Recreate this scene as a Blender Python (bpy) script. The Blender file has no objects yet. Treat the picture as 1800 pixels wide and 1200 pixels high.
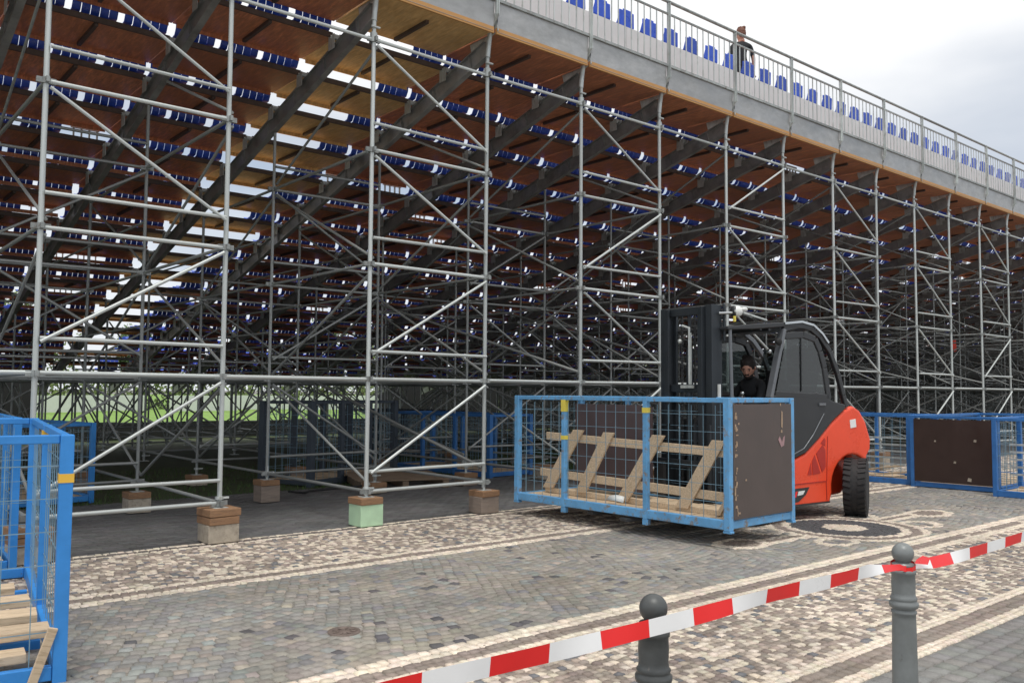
import bpy, bmesh, math, random
import numpy as np
from mathutils import Vector, Matrix, Quaternion
random.seed(7); rng = np.random.default_rng(7)
PI = math.pi
S = bpy.context.scene
COL = S.collection

# ------------------------------------------------------------------ camera
F, PITCH, ROLL, YAW, CAMH = 1517.99, 0.0572, 0.0067, 0.7004, 1.65
fw = Vector((math.sin(YAW) * math.cos(PITCH), math.cos(YAW) * math.cos(PITCH), math.sin(PITCH)))
rt = Vector((math.cos(YAW), -math.sin(YAW), 0))
up = rt.cross(fw)
rt2 = rt * math.cos(ROLL) + up * math.sin(ROLL)
up2 = up * math.cos(ROLL) - rt * math.sin(ROLL)
cd = bpy.data.cameras.new('camera'); cam = bpy.data.objects.new('camera', cd); COL.objects.link(cam)
M = Matrix((rt2, up2, -fw)).transposed().to_4x4(); M.translation = Vector((0, 0, CAMH))
cam.matrix_world = M
cd.sensor_width = 36; cd.lens = F / 1800 * 36; cd.clip_start = 0.05; cd.clip_end = 2000
S.camera = cam

# ------------------------------------------------------------------ sky and sun
W = bpy.data.worlds.new('World'); S.world = W; W.use_nodes = True
nt = W.node_tree; nt.nodes.clear()
def wn(t, **k):
    n = nt.nodes.new(t)
    for a, v in k.items(): setattr(n, a, v)
    return n
SUN_EL, SUN_AZ = math.radians(72), math.radians(215)
sky = wn('ShaderNodeTexSky', sky_type='NISHITA', sun_disc=False)
sky.sun_elevation = SUN_EL; sky.sun_rotation = SUN_AZ
tc = wn('ShaderNodeTexCoord'); sep = wn('ShaderNodeSeparateXYZ')
nt.links.new(tc.outputs['Generated'], sep.inputs[0])
mp = wn('ShaderNodeMapping'); mp.inputs['Scale'].default_value = (1.1, 1.1, 3.2); mp.inputs['Location'].default_value = (.3, .9, .1)
nt.links.new(tc.outputs['Generated'], mp.inputs[0])
no = wn('ShaderNodeTexNoise'); no.inputs['Scale'].default_value = 1.6; no.inputs['Detail'].default_value = 5; no.inputs['Roughness'].default_value = .5
nt.links.new(mp.outputs[0], no.inputs[0])
ad = wn('ShaderNodeMath', operation='MULTIPLY_ADD'); ad.inputs[1].default_value = .34; 
nt.links.new(no.outputs[0], ad.inputs[0]); nt.links.new(sep.outputs[2], ad.inputs[2])
rp = wn('ShaderNodeValToRGB'); e = rp.color_ramp.elements
e[0].position = .30; e[0].color = (.80, .83, .87, 1)
e[1].position = .56; e[1].color = (1.0, 1.0, 1.0, 1)
n1 = e.new(.385); n1.color = (.44, .52, .64, 1)
n2 = e.new(.43); n2.color = (.56, .61, .69, 1)
rp.color_ramp.interpolation = 'EASE'
nt.links.new(ad.outputs[0], rp.inputs[0])
bg1 = wn('ShaderNodeBackground'); bg1.inputs[1].default_value = .08; nt.links.new(sky.outputs[0], bg1.inputs[0])
bg2 = wn('ShaderNodeBackground'); bg2.inputs[1].default_value = .92; nt.links.new(rp.outputs[0], bg2.inputs[0])
mx = wn('ShaderNodeMixShader'); mx.inputs[0].default_value = .93
nt.links.new(bg1.outputs[0], mx.inputs[1]); nt.links.new(bg2.outputs[0], mx.inputs[2])
wo = wn('ShaderNodeOutputWorld'); nt.links.new(mx.outputs[0], wo.inputs[0])
sl = bpy.data.lights.new('sun', 'SUN'); sl.energy = 1.5; sl.angle = math.radians(14); sl.color = (1, .96, .9)
so = bpy.data.objects.new('sun', sl); COL.objects.link(so)
# sky azimuth convention: sun_rotation 0 = +Y, clockwise
sd = Vector((math.sin(SUN_AZ) * math.cos(SUN_EL), math.cos(SUN_AZ) * math.cos(SUN_EL), math.sin(SUN_EL)))
so.rotation_euler = sd.to_track_quat('Z', 'Y').to_euler()
S.view_settings.view_transform = 'Standard'; S.view_settings.look = 'None'
S.view_settings.exposure = 0.3; S.view_settings.gamma = 1.0; S.view_settings.use_curve_mapping = False

# ------------------------------------------------------------------ materials
MAT = {}
def mat(name, col, rough=.6, metal=0., var=.12, scale=6., bump=0., bscale=60., attr=False, stretch=(1, 1, 1), col2=None, c2thr=.6, c2w=.08, spec=.5, c2scale=None, coord='Object', ovar=0.):
    m = bpy.data.materials.new(name); m.use_nodes = True; t = m.node_tree; b = t.nodes['Principled BSDF']
    b.inputs['Roughness'].default_value = rough; b.inputs['Metallic'].default_value = metal
    b.inputs['Specular IOR Level'].default_value = spec
    co = t.nodes.new('ShaderNodeTexCoord'); mpn = t.nodes.new('ShaderNodeMapping'); mpn.inputs['Scale'].default_value = stretch
    t.links.new(co.outputs[coord], mpn.inputs[0])
    oi = t.nodes.new('ShaderNodeObjectInfo')
    vadd = t.nodes.new('ShaderNodeVectorMath'); vadd.operation = 'ADD'
    vm = t.nodes.new('ShaderNodeMath'); vm.operation = 'MULTIPLY'; vm.inputs[1].default_value = 37.
    t.links.new(oi.outputs['Random'], vm.inputs[0]); t.links.new(mpn.outputs[0], vadd.inputs[0]); t.links.new(vm.outputs[0], vadd.inputs[1])
    n = t.nodes.new('ShaderNodeTexNoise'); n.inputs['Scale'].default_value = scale; n.inputs['Detail'].default_value = 6; n.inputs['Roughness'].default_value = .62
    t.links.new(vadd.outputs[0], n.inputs[0])
    mr = t.nodes.new('ShaderNodeMapRange'); mr.inputs[1].default_value = .3; mr.inputs[2].default_value = .7
    mr.inputs[3].default_value = 1 - var; mr.inputs[4].default_value = 1 + var
    t.links.new(n.outputs[0], mr.inputs[0])
    hs = t.nodes.new('ShaderNodeVectorMath'); hs.operation = 'SCALE'
    if ovar:
        o1 = t.nodes.new('ShaderNodeMapRange'); o1.inputs[3].default_value = 1 - ovar; o1.inputs[4].default_value = 1 + ovar
        o2 = t.nodes.new('ShaderNodeMath'); o2.operation = 'MULTIPLY'
        t.links.new(oi.outputs['Random'], o1.inputs[0]); t.links.new(o1.outputs[0], o2.inputs[0]); t.links.new(mr.outputs[0], o2.inputs[1]); t.links.new(o2.outputs[0], hs.inputs['Scale'])
    else: t.links.new(mr.outputs[0], hs.inputs['Scale'])
    if attr:
        a = t.nodes.new('ShaderNodeAttribute'); a.attribute_name = 'Col'; t.links.new(a.outputs['Color'], hs.inputs[0])
    else:
        hs.inputs[0].default_value = col[:3]
    out = hs.outputs[0]
    if col2 is not None:
        n2 = t.nodes.new('ShaderNodeTexNoise'); n2.inputs['Scale'].default_value = c2scale or scale * 1.7; n2.inputs['Detail'].default_value = 7; n2.inputs['Roughness'].default_value = .7
        t.links.new(vadd.outputs[0], n2.inputs[0])
        r2 = t.nodes.new('ShaderNodeMapRange'); r2.inputs[1].default_value = c2thr - c2w; r2.inputs[2].default_value = c2thr + c2w
        t.links.new(n2.outputs[0], r2.inputs[0])
        mc = t.nodes.new('ShaderNodeMix'); mc.data_type = 'RGBA'
        t.links.new(r2.outputs[0], mc.inputs[0]); t.links.new(out, mc.inputs[6]); mc.inputs[7].default_value = (*col2, 1)
        out = mc.outputs[2]
    t.links.new(out, b.inputs['Base Color'])
    rr = t.nodes.new('ShaderNodeMapRange'); rr.inputs[1].default_value = .3; rr.inputs[2].default_value = .7
    rr.inputs[3].default_value = max(.05, rough - .1); rr.inputs[4].default_value = min(1, rough + .12)
    t.links.new(n.outputs[0], rr.inputs[0]); t.links.new(rr.outputs[0], b.inputs['Roughness'])
    if bump:
        nb = t.nodes.new('ShaderNodeTexNoise'); nb.inputs['Scale'].default_value = bscale; nb.inputs['Detail'].default_value = 4
        t.links.new(vadd.outputs[0], nb.inputs[0])
        bp = t.nodes.new('ShaderNodeBump'); bp.inputs['Strength'].default_value = bump; bp.inputs['Distance'].default_value = .01
        t.links.new(nb.outputs[0], bp.inputs['Height']); t.links.new(bp.outputs[0], b.inputs['Normal'])
    MAT[name] = m; return m
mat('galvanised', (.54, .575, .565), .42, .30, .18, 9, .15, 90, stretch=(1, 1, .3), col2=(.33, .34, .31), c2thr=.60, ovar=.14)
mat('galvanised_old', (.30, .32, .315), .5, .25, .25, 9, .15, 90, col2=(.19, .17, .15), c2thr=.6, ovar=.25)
mat('raker_steel', (.30, .30, .29), .38, .4, .35, 3, .1, 60, col2=(.36, .35, .33), c2thr=.60, c2w=.1, ovar=.15)
mat('dark_steel', (.05, .052, .055), .5, .3, .2, 5)
mat('sheet_metal', (.43, .43, .425), .38, .45, .16, 2.2, .05, 12, stretch=(1, 1, 2), col2=(.30, .30, .29), c2thr=.6, c2w=.2, ovar=.08)
mat('deck_ply', (.56, .225, .115), .5, 0, .35, 3, .2, 50, stretch=(6, 1, 1), col2=(.34, .13, .07), c2thr=.56, c2w=.16, coord='Object', ovar=.22)
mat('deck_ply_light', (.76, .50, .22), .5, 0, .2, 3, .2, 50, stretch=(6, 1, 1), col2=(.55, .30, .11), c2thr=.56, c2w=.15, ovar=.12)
mat('ply_edge', (.52, .27, .09), .6, 0, .2, 8, stretch=(.4, 1, 30))
mat('batten', (.085, .06, .05), .6, 0, .3, 7)
mat('seat_blue', (.022, .085, .56), .32, 0, .15, 4, spec=.6, ovar=.2)
mat('back_board', (.66, .66, .67), .5, 0, .06, 3)
mat('crate_blue', (.038, .25, .66), .42, .05, .12, 4, .1, 40, col2=(.16, .10, .07), c2thr=.69, c2w=.03, c2scale=14)
mat('crate_blue_worn', (.13, .36, .64), .48, .05, .18, 5, .2, 40, col2=(.23, .20, .17), c2thr=.60, c2w=.05, c2scale=11)
mat('crate_blue_dark', (.035, .16, .44), .5, .05, .2, 4, col2=(.10, .07, .05), c2thr=.66, c2w=.03, c2scale=14)
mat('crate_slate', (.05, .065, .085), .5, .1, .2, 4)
mat('mesh_wire', (.22, .36, .46), .4, .4, .1, 10)
mat('film_ply', (.040, .022, .018), .45, 0, .15, 3, .06, 30, col2=(.20, .14, .10), c2thr=.76, c2w=.012, c2scale=9)
mat('film_ply_pale', (.088, .068, .062), .5, 0, .14, 3, .06, 30, col2=(.26, .19, .14), c2thr=.74, c2w=.012, c2scale=9)
mat('film_ply_purple', (.085, .062, .066), .5, 0, .15, 3)
mat('timber', (.64, .50, .345), .7, 0, .12, 4, .08, 30, stretch=(1, 9, 9), col2=(.33, .23, .14), c2thr=.6, c2w=.12)
mat('sticker_pink', (.36, .22, .23), .5, 0, .15, 20)
mat('bare_wood', (.40, .29, .20), .8, 0, .25, 30)
mat('timber_pad', (.30, .17, .09), .75, 0, .25, 9, .4, 45, stretch=(1, 5, 12), col2=(.13, .08, .05), c2thr=.6, c2w=.12)
mat('timber_old', (.22, .16, .11), .8, 0, .25, 7, .4, 45, stretch=(1, 6, 6))
mat('concrete', (.40, .35, .28), .85, 0, .2, 9, .5, 60, col2=(.24, .20, .16), c2thr=.62, c2w=.1)
mat('mint_paint', (.46, .66, .45), .6, 0, .1, 6, .2, 30, col2=(.26, .19, .12), c2thr=.70, c2w=.05)
mat('wood_cube', (.25, .20, .165), .8, 0, .2, 6, .3, 40, stretch=(1, 1, 6))
mat('yellow_tape', (.75, .62, .10), .5, 0, .08)
mat('orange_tape', (.80, .48, .06), .5, 0, .08)
mat('rubber', (.018, .018, .019), .75, 0, .2, 8, .3, 50)
mat('truck_red', (.84, .075, .024), .30, 0, .07, 3, .02, 30, spec=.6, col2=(.60, .10, .06), c2thr=.68, c2w=.06, c2scale=5)
mat('truck_red_vent', (.42, .025, .015), .5, 0, .1, 8)
mat('truck_black', (.035, .037, .040), .38, .1, .1, 4)
mat('truck_grey', (.16, .17, .185), .32, .3, .1, 4)
mat('mast_grey', (.035, .042, .050), .42, .3, .18, 3, .05)
mat('white_plastic', (.78, .80, .78), .35, 0, .04)
mat('chrome', (.55, .57, .58), .2, .9, .05)
mat('skin', (.62, .33, .24), .5, 0, .06, 10)
mat('hair_dark', (.02, .014, .012), .7, 0, .2, 40, .5, 120)
mat('hair_auburn', (.16, .065, .04), .7, 0, .2, 40, .5, 120)
mat('cloth_black', (.018, .019, .022), .85, 0, .15, 20)
mat('cloth_red', (.55, .05, .03), .8, 0, .1, 20)
mat('bollard_grey', (.20, .215, .215), .40, .15, .14, 7, .12, 60, col2=(.11, .10, .09), c2thr=.66, c2w=.03, c2scale=22)
mat('bollard_dark', (.075, .08, .08), .42, .15, .16, 7, .12, 60, col2=(.15, .14, .13), c2thr=.67, c2w=.03, c2scale=22)
mat('tape_red', (.86, .02, .02), .35, 0, .04)
mat('tape_white', (.90, .90, .90), .35, 0, .03)
mat('stone', (.3, .3, .3), .78, 0, .16, 30, .5, 120, attr=True, coord='Object')
mat('mortar', (.235, .22, .195), .95, 0, .25, 9, .5, 70)
mat('asphalt_far', (.20, .195, .185), .9, 0, .2, 3, .3, 40)
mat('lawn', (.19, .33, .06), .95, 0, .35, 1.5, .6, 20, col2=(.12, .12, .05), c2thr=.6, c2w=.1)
mat('shade_dark_turf', (.045, .065, .022), .95, 0, .4, 2.5, .6, 20, col2=(.06, .05, .035), c2thr=.58, c2w=.1)  # lawn under the stand, its shade put into the colour
mat('grass_blade', (.06, .11, .03), .8, 0, .3, 5)
mat('bark', (.09, .065, .045), .9, 0, .3, 6, .4)
mat('leaf', (.06, .11, .03), .7, 0, .4, .6)
mat('leaf_pale', (.11, .16, .04), .7, 0, .4, .6)
mat('hoarding_white', (.62, .64, .62), .6, 0, .05)
mat('dark_board', (.02, .022, .02), .8, 0, .2, 4)
mat('iron_lid', (.185, .145, .125), .7, .3, .25, 20, .5, 60)
mat('cable', (.02, .02, .022), .6, 0, .1)
gm = bpy.data.materials.new('glass'); gm.use_nodes = True; gt = gm.node_tree; gt.nodes.clear()
g1 = gt.nodes.new('ShaderNodeBsdfTransparent'); g1.inputs[0].default_value = (.42, .46, .46, 1)
g2 = gt.nodes.new('ShaderNodeBsdfGlossy'); g2.inputs['Roughness'].default_value = .03
gl_ = gt.nodes.new('ShaderNodeLayerWeight'); gl_.inputs[0].default_value = .25; gf = gt.nodes.new('ShaderNodeMath'); gf.operation = 'MULTIPLY_ADD'; gf.inputs[1].default_value = .35; gf.inputs[2].default_value = .03; gt.links.new(gl_.outputs['Facing'], gf.inputs[0])
gx = gt.nodes.new('ShaderNodeMixShader'); go = gt.nodes.new('ShaderNodeOutputMaterial')
gt.links.new(gf.outputs[0], gx.inputs[0]); gt.links.new(g1.outputs[0], gx.inputs[1]); gt.links.new(g2.outputs[0], gx.inputs[2]); gt.links.new(gx.outputs[0], go.inputs[0])
MAT['glass'] = gm

# ------------------------------------------------------------------ helpers
class MB:
    """collects shapes, then links them as one mesh"""
    def __init__(s): s.v = []; s.f = []; s.m = []; s.sm = []
    def add(s, vs, fs, mi=0, sm=False, T=None):
        o = len(s.v)
        if T is not None: vs = [T @ Vector(v) for v in vs]
        s.v += [tuple(v) for v in vs]
        for f in fs: s.f.append(tuple(i + o for i in f)); s.m.append(mi); s.sm.append(sm)
        return s
    def box(s, c, d, mi=0, T=None, R=None):
        x, y, z = [a / 2 for a in d]
        vs = [Vector((i * x, j * y, k * z)) for i in (-1, 1) for j in (-1, 1) for k in (-1, 1)]
        if R is not None: vs = [R @ v for v in vs]
        vs = [v + Vector(c) for v in vs]
        return s.add(vs, [(0, 1, 3, 2), (4, 6, 7, 5), (0, 4, 5, 1), (2, 3, 7, 6), (0, 2, 6, 4), (1, 5, 7, 3)], mi, False, T)
    def beam(s, a, b, w, h, mi=0, upv=(0, 0, 1)):
        a, b = Vector(a), Vector(b); d = (b - a); L = d.length; d.normalize()
        u = Vector(upv); sx = d.cross(u)
        if sx.length < 1e-4: u = Vector((0, 1, 0)); sx = d.cross(u)
        sx.normalize(); uz = sx.cross(d)
        R = Matrix((d, sx, uz)).transposed()
        return s.box((a + b) / 2, (L, w, h), mi, R=R)
    def tube(s, a, b, r, n=8, mi=0, r2=None, caps=True, T=None):
        a, b = Vector(a), Vector(b); d = (b - a).normalized(); r2 = r if r2 is None else r2
        u = d.orthogonal().normalized(); w = d.cross(u)
        vs = []
        for p, q in ((a, r), (b, r2)):
            for i in range(n):
                t = 2 * PI * i / n; vs.append(p + (u * math.cos(t) + w * math.sin(t)) * q)
        fs = [(i, (i + 1) % n, n + (i + 1) % n, n + i) for i in range(n)]
        s.add(vs, fs, mi, True, T)
        if caps: s.add(vs, [tuple(range(n))[::-1], tuple(range(n, 2 * n))], mi, False, T)
        return s
    def path(s, pts, r, n=8, mi=0):
        for a, b in zip(pts[:-1], pts[1:]): s.tube(a, b, r, n, mi)
        for p in pts[1:-1]: s.ball(p, r * 1.0, 6, 4, mi)
        return s
    def ball(s, c, r, n=12, m=8, mi=0, T=None):
        rr = r if hasattr(r, '__len__') else (r, r, r)
        return s.lathe([(math.sin(PI * j / m) , -math.cos(PI * j / m)) for j in range(m + 1)], n, mi, c, rr, T)
    def lathe(s, prof, n=24, mi=0, c=(0, 0, 0), sc=(1, 1, 1), T=None):
        vs = []; k = len(prof)
        for r, z in prof:
            for i in range(n):
                t = 2 * PI * i / n; vs.append((c[0] + r * math.cos(t) * sc[0], c[1] + r * math.sin(t) * sc[1], c[2] + z * sc[2]))
        fs = [(j * n + i, j * n + (i + 1) % n, (j + 1) * n + (i + 1) % n, (j + 1) * n + i) for j in range(k - 1) for i in range(n)]
        s.add(vs, fs, mi, True, T)
        if prof[0][0] > 1e-4: s.add(vs[:n], [tuple(range(n))[::-1]], mi, False, T)
        if prof[-1][0] > 1e-4: s.add(vs[-n:], [tuple(range(n))], mi, False, T)
        return s
    def prism(s, poly, y0, y1, mi=0, T=None):
        """poly in xz, extruded along y"""
        n = len(poly); vs = [(x, y0, z) for x, z in poly] + [(x, y1, z) for x, z in poly]
        fs = [tuple(range(n)), tuple(range(2 * n - 1, n - 1, -1))] + [(i, i + n, (i + 1) % n + n, (i + 1) % n) for i in range(n)]
        return s.add(vs, fs, mi, False, T)
    def mesh(s, name, mats):
        me = bpy.data.meshes.new(name); me.from_pydata(s.v, [], s.f)
        for m in (mats if isinstance(mats, (list, tuple)) else [mats]): me.materials.append(MAT[m])
        me.polygons.foreach_set('material_index', s.m); me.polygons.foreach_set('use_smooth', s.sm)
        me.update(); return me
    def build(s, name, mats, parent=None, bevel=0, seg=2, fixn=False):
        me = s.mesh(name, mats)
        if fixn:
            bm = bmesh.new(); bm.from_mesh(me); bmesh.ops.recalc_face_normals(bm, faces=bm.faces); bm.to_mesh(me); bm.free()
        o = link(name, me, parent)
        if bevel:
            b = o.modifiers.new('bevel', 'BEVEL'); b.width = bevel; b.segments = seg; b.limit_method = 'ANGLE'; b.angle_limit = .6
        return o
def link(name, me, parent=None, mw=None):
    o = bpy.data.objects.new(name, me); COL.objects.link(o)
    if parent is not None: o.parent = parent
    if mw is not None: o.matrix_local = mw
    return o
def tag(o, label=None, cat=None, group=None, kind=None):
    if label: o['label'] = label
    if cat: o['category'] = cat
    if group: o['group'] = group
    if kind: o['kind'] = kind
    return o
def thing(name, label, cat, loc=(0, 0, 0), rz=0, group=None):
    o = bpy.data.objects.new(name, None); COL.objects.link(o); o.location = loc; o.rotation_euler = (0, 0, rz)
    o.empty_display_size = .1
    return tag(o, label, cat, group)
def copy_tree(o, parent=None):
    c = o.copy(); COL.objects.link(c)
    if parent is not None: c.parent = parent
    for ch in list(o.children): copy_tree(ch, c)
    return c
def project(p):
    d = Vector(p) - Vector((0, 0, CAMH)); z = d.dot(fw)
    if z < .1: return -9999, -9999, z
    return 900 + F * d.dot(rt2) / z, 600 - F * d.dot(up2) / z, z
def spread(name, me, mats, parent, limit=298):
    """link the ones that show largest as parts of their own, the rest as one mesh"""
    def key(m):
        x, y, z = project(m.translation)
        return (abs(z) if (-60 < x < 1860 and -60 < y < 1260 and z > 0) else 500 + abs(z))
    ms = sorted(mats, key=key)
    objs = [link(name, me, parent, m) for m in ms[:limit]]
    rest = ms[limit:]
    if rest:
        nv = len(me.vertices); co = np.empty(nv * 3, np.float32); me.vertices.foreach_get('co', co); co = co.reshape(-1, 3)
        fs = [tuple(p.vertices) for p in me.polygons]; mi = [p.material_index for p in me.polygons]; sm = [p.use_smooth for p in me.polygons]
        allv = []; allf = []
        for q, m in enumerate(rest):
            A = np.array(m)
            allv.append(co @ A[:3, :3].T + A[:3, 3]); o = q * nv
            allf += [tuple(i + o for i in f) for f in fs]
        m2 = bpy.data.meshes.new(name + '_mass'); m2.from_pydata(np.vstack(allv).tolist(), [], allf)
        for mm in me.materials: m2.materials.append(mm)
        m2.polygons.foreach_set('material_index', mi * len(rest)); m2.polygons.foreach_set('use_smooth', sm * len(rest)); m2.update()
        o = link(name + '_mass', m2, parent); o['kind'] = 'stuff'
    return objs
def TUBEM(a, b, r):
    """matrix placing the unit tube (z 0..1, radius 1) from a to b"""
    j_ = lambda: Vector((random.uniform(-.007, .007), random.uniform(-.007, .007), random.uniform(-.009, .009)))
    a, b = Vector(a) + j_(), Vector(b) + j_(); d = b - a; L = d.length
    return Matrix.Translation(a) @ d.to_track_quat('Z', 'Y').to_matrix().to_4x4() @ Matrix.Diagonal((r, r, L, 1))

# ------------------------------------------------------------------ ground
B, X0, D, C = 1.8245, 1.8376, 9.2425, 2.8176
def XK(k): return X0 + k * B
def sheet(name, x0, x1, y0, y1, z, m, kind='structure'):
    mb = MB(); mb.add([(x0, y0, z), (x1, y0, z), (x1, y1, z), (x0, y1, z)], [(0, 1, 2, 3)])
    o = mb.build(name, m); o['kind'] = kind; return o
sheet('ground', -700, 700, -700, 900, -.012, 'asphalt_far')
square = sheet('paved_square', -8, 34, -6, 13.2, -.004, 'mortar')
sheet('shaded_turf', -60, 120, 13.2, 29.1, -.004, 'shade_dark_turf'); sheet('lawn', -150, 300, 29.1, 260, -.004, 'lawn')

def stones(name, cells, h=.012, inset=.12, jit=.10, parent=None, kind=None):
    """cells: rows (cx, cy, half_x, half_y, angle, r, g, b); each becomes a low five-sided stone"""
    A = np.asarray(cells, np.float32); n = len(A)
    if n == 0: return None
    cs = np.array([[-1, -1], [1, -1], [1, 1], [-1, 1]], np.float32)
    j = 1 + rng.uniform(-jit, jit, (n, 4, 2)).astype(np.float32)
    base = cs[None] * j * A[:, None, 2:4]
    top = base * (1 - inset)
    hh = h * rng.uniform(.55, 1.15, n).astype(np.float32)
    tilt = rng.uniform(-.0015, .0015, (n, 4)).astype(np.float32)
    ca, sa = np.cos(A[:, 4]), np.sin(A[:, 4])
    V = np.zeros((n, 8, 3), np.float32)
    for k, (P, z) in enumerate(((base, None), (top, hh))):
        x = P[..., 0] * ca[:, None] - P[..., 1] * sa[:, None] + A[:, None, 0]
        y = P[..., 0] * sa[:, None] + P[..., 1] * ca[:, None] + A[:, None, 1]
        V[:, 4 * k:4 * k + 4, 0] = x; V[:, 4 * k:4 * k + 4, 1] = y
        V[:, 4 * k:4 * k + 4, 2] = -.003 if z is None else (hh[:, None] + tilt)
    fq = np.array([[4, 5, 6, 7], [0, 1, 5, 4], [1, 2, 6, 5], [2, 3, 7, 6], [3, 0, 4, 7]])
    Fq = (fq[None] + (np.arange(n) * 8)[:, None, None]).reshape(-1)
    me = bpy.data.meshes.new(name)
    me.vertices.add(n * 8); me.vertices.foreach_set('co', V.reshape(-1))
    me.loops.add(n * 20); me.loops.foreach_set('vertex_index', Fq.astype(np.int32))
    me.polygons.add(n * 5); me.polygons.foreach_set('loop_start', np.arange(0, n * 20, 4, dtype=np.int32))
    me.update(calc_edges=True)
    at = me.color_attributes.new('Col', 'FLOAT_COLOR', 'CORNER')
    X_, Y_ = A[:, 0], A[:, 1]
    stain = .07 * np.sin(1.3 * X_ + 2 * np.sin(.9 * Y_ + .4)) + .06 * np.sin(2.9 * Y_ - 1.1 * X_ + 1.5 * np.sin(1.7 * X_)) + .05 * np.sin(5.3 * X_ + 2.2 * Y_) * np.sin(4.1 * Y_)
    track = -.10 * np.exp(-((Y_ - 6.55 - .25 * np.sin(.5 * X_)) / .16) ** 2) - .10 * np.exp(-((Y_ - 5.35 - .25 * np.sin(.5 * X_)) / .16) ** 2)
    cc = np.ones((n, 20, 4), np.float32); cc[:, :, :3] = (A[:, 5:8] * (1 + stain + track)[:, None])[:, None, :]
    at.data.foreach_set('color', cc.reshape(-1))
    me.materials.append(MAT['stone'])
    o = link(name, me, parent)
    if kind: o['kind'] = kind
    return o
def stone_set(name, cells, n_single=290, **kw):
    """the nearest stones are single pieces of the square, the rest one mass"""
    cells = list(cells)
    def key(c):
        x, y, z = project((c[0], c[1], 0))
        return z if (0 < x < 1800 and y < 1195 and z > 0) else 900 + z
    cells.sort(key=key)
    for c in cells[:n_single]: stones(name, [c], parent=square, **kw)
    stones(name + '_mass', cells[n_single:], parent=square, kind='stuff', **kw)
CREAM = np.array((.68, .595, .49)); BROWN = np.array((.255, .21, .18)); GREY = np.array((.262, .245, .218)); DARK = np.array((.085, .085, .09))
def jc(c, a=.12):
    return tuple(np.clip(np.array(c) * (1 + random.uniform(-a, a)) * (1 + rng.uniform(-.03, .03, 3)), .01, .9))
# ornament in the paving: a ringed disc with a line through it and lobes
OC = (10.02, 5.54)
def orn(x, y):
    """None outside, else colour of the inlay"""
    dx, dy = x - OC[0], y - OC[1]; r = math.hypot(dx, dy)
    if r < .27: return CREAM
    if r < .64: return DARK
    if r < .74: return CREAM
    if r < .86: return BROWN
    if r < .95: return CREAM
    best = None
    for (ax, ay, ra, rb) in ((8.05, 5.66, .36, .27), (12.15, 5.48, .42, .27), (11.05, 5.10, .32, .25), (9.02, 5.08, .30, .22), (11.05, 5.95, .32, .25), (9.02, 6.0, .30, .22)):
        q = math.hypot((x - ax) / ra, (y - ay) / rb)
        if q < .66: best = BROWN if ax in (8.05, 12.15) else None
        elif q < 1: return CREAM
    if best is not None: return best
    if 8.2 < x < 12.0:
        d = abs(y - 5.55)
        if d < .05: return BROWN
        if d < .14: return CREAM
    return None
def curl(x, y):
    """curled end of the border band, right of the bollards"""
    for (ax, ay, r) in ((10.9, 3.95, .50), (10.9, 3.95, .30), (12.6, 3.95, .50), (12.6, 3.95, .30)):
        if abs(math.hypot(x - ax, y - ay) - r) < .055: return CREAM
    return None
# main setts, laid in shallow arcs
main = []
u = .45
s = .086
nx0, nx1 = int(.2 / s), int(24 / s)
for i in range(nx0, nx1):
    for q in range(0, 42):
        x = i * s + (.5 * s if q % 2 else 0)
        arc = .16 * abs(math.sin(PI * x / 1.5))
        y = 4.50 + q * s - arc + random.uniform(-.008, .008); 
        x += random.uniform(-.01, .01)
        if not (4.62 < y < 7.13): continue
        if orn(x, y) is not None or curl(x, y) is not None: continue
        an = -math.atan(.16 * PI / 1.5 * math.cos(PI * (x % 1.5) / 1.5))
        r = random.random()
        pt = math.sin(x * 1.7 + 1.3 * math.sin(y * 2.1)) * math.sin(y * 1.9 + x * .7)
        base = GREY * (1 + .07 * pt) + np.array((.012, .0, -.014)) * pt
        if r < .08: base = np.array((.215, .21, .215))
        elif r < .18: base = np.array((.255, .265, .25))
        elif r < .34: base = np.array((.30, .27, .24))
        elif r < .39: base = np.array((.35, .31, .26))
        elif r < .39 + .035 * max(0, pt + .4): base = np.array((.105, .10, .105))
        main.append((x, y, s * .47, s * .47, an, *jc(base, .14)))
stone_set('paving_sett', main, jit=.13, h=.008)
# inlay stones of the ornament, with its fine grid
inl = []
s = .045
for i in range(int(7.4 / s), int(13.6 / s)):
    for q in range(int(3.3 / s), int(6.7 / s)):
        x, y = (i + .5 * (q % 2)) * s, q * s
        c = orn(x, y) if y > 4.66 else curl(x, y)
        if c is None and curl(x, y) is not None: c = curl(x, y)
        if c is None: continue
        inl.append((x, y, s * .48, s * .46, random.uniform(-.1, .1), *jc(c, .1)))
stones('inlay_stones', inl, h=.013, parent=square, kind='stuff')
# mosaic bands and their borders
mos = []
def strip(y0, y1, fn, s, x0=.2, x1=26, out=None, jx=.008):
    n = max(1, round((y1 - y0) / s)); sy = (y1 - y0) / n
    for q in range(n):
        y = y0 + (q + .5) * sy; off = random.random()
        for i in range(int((x1 - x0) / s)):
            x = x0 + (i + off) * s + random.uniform(-jx, jx)
            if fn is None:
                if curl(x, y) is not None: continue
                r = random.random()
                c = CREAM * .92 if r < .36 else (BROWN if r < .64 else (np.array((.36, .30, .25)) if r < .93 else np.array((.17, .17, .18))))
            else: c = fn
            out.append((x, y + random.uniform(-.004, .004), s * .46 * random.uniform(.85, 1.1), sy * .46, random.uniform(-.25, .25) if fn is None else random.uniform(-.05, .05), *jc(c, .15)))
near = []
strip(2.92, 4.18, None, .058, out=near)
strip(4.18, 4.30, CREAM, .06, out=near); strip(4.30, 4.44, BROWN, .07, out=near); strip(4.44, 4.60, CREAM, .075, out=near)
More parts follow.
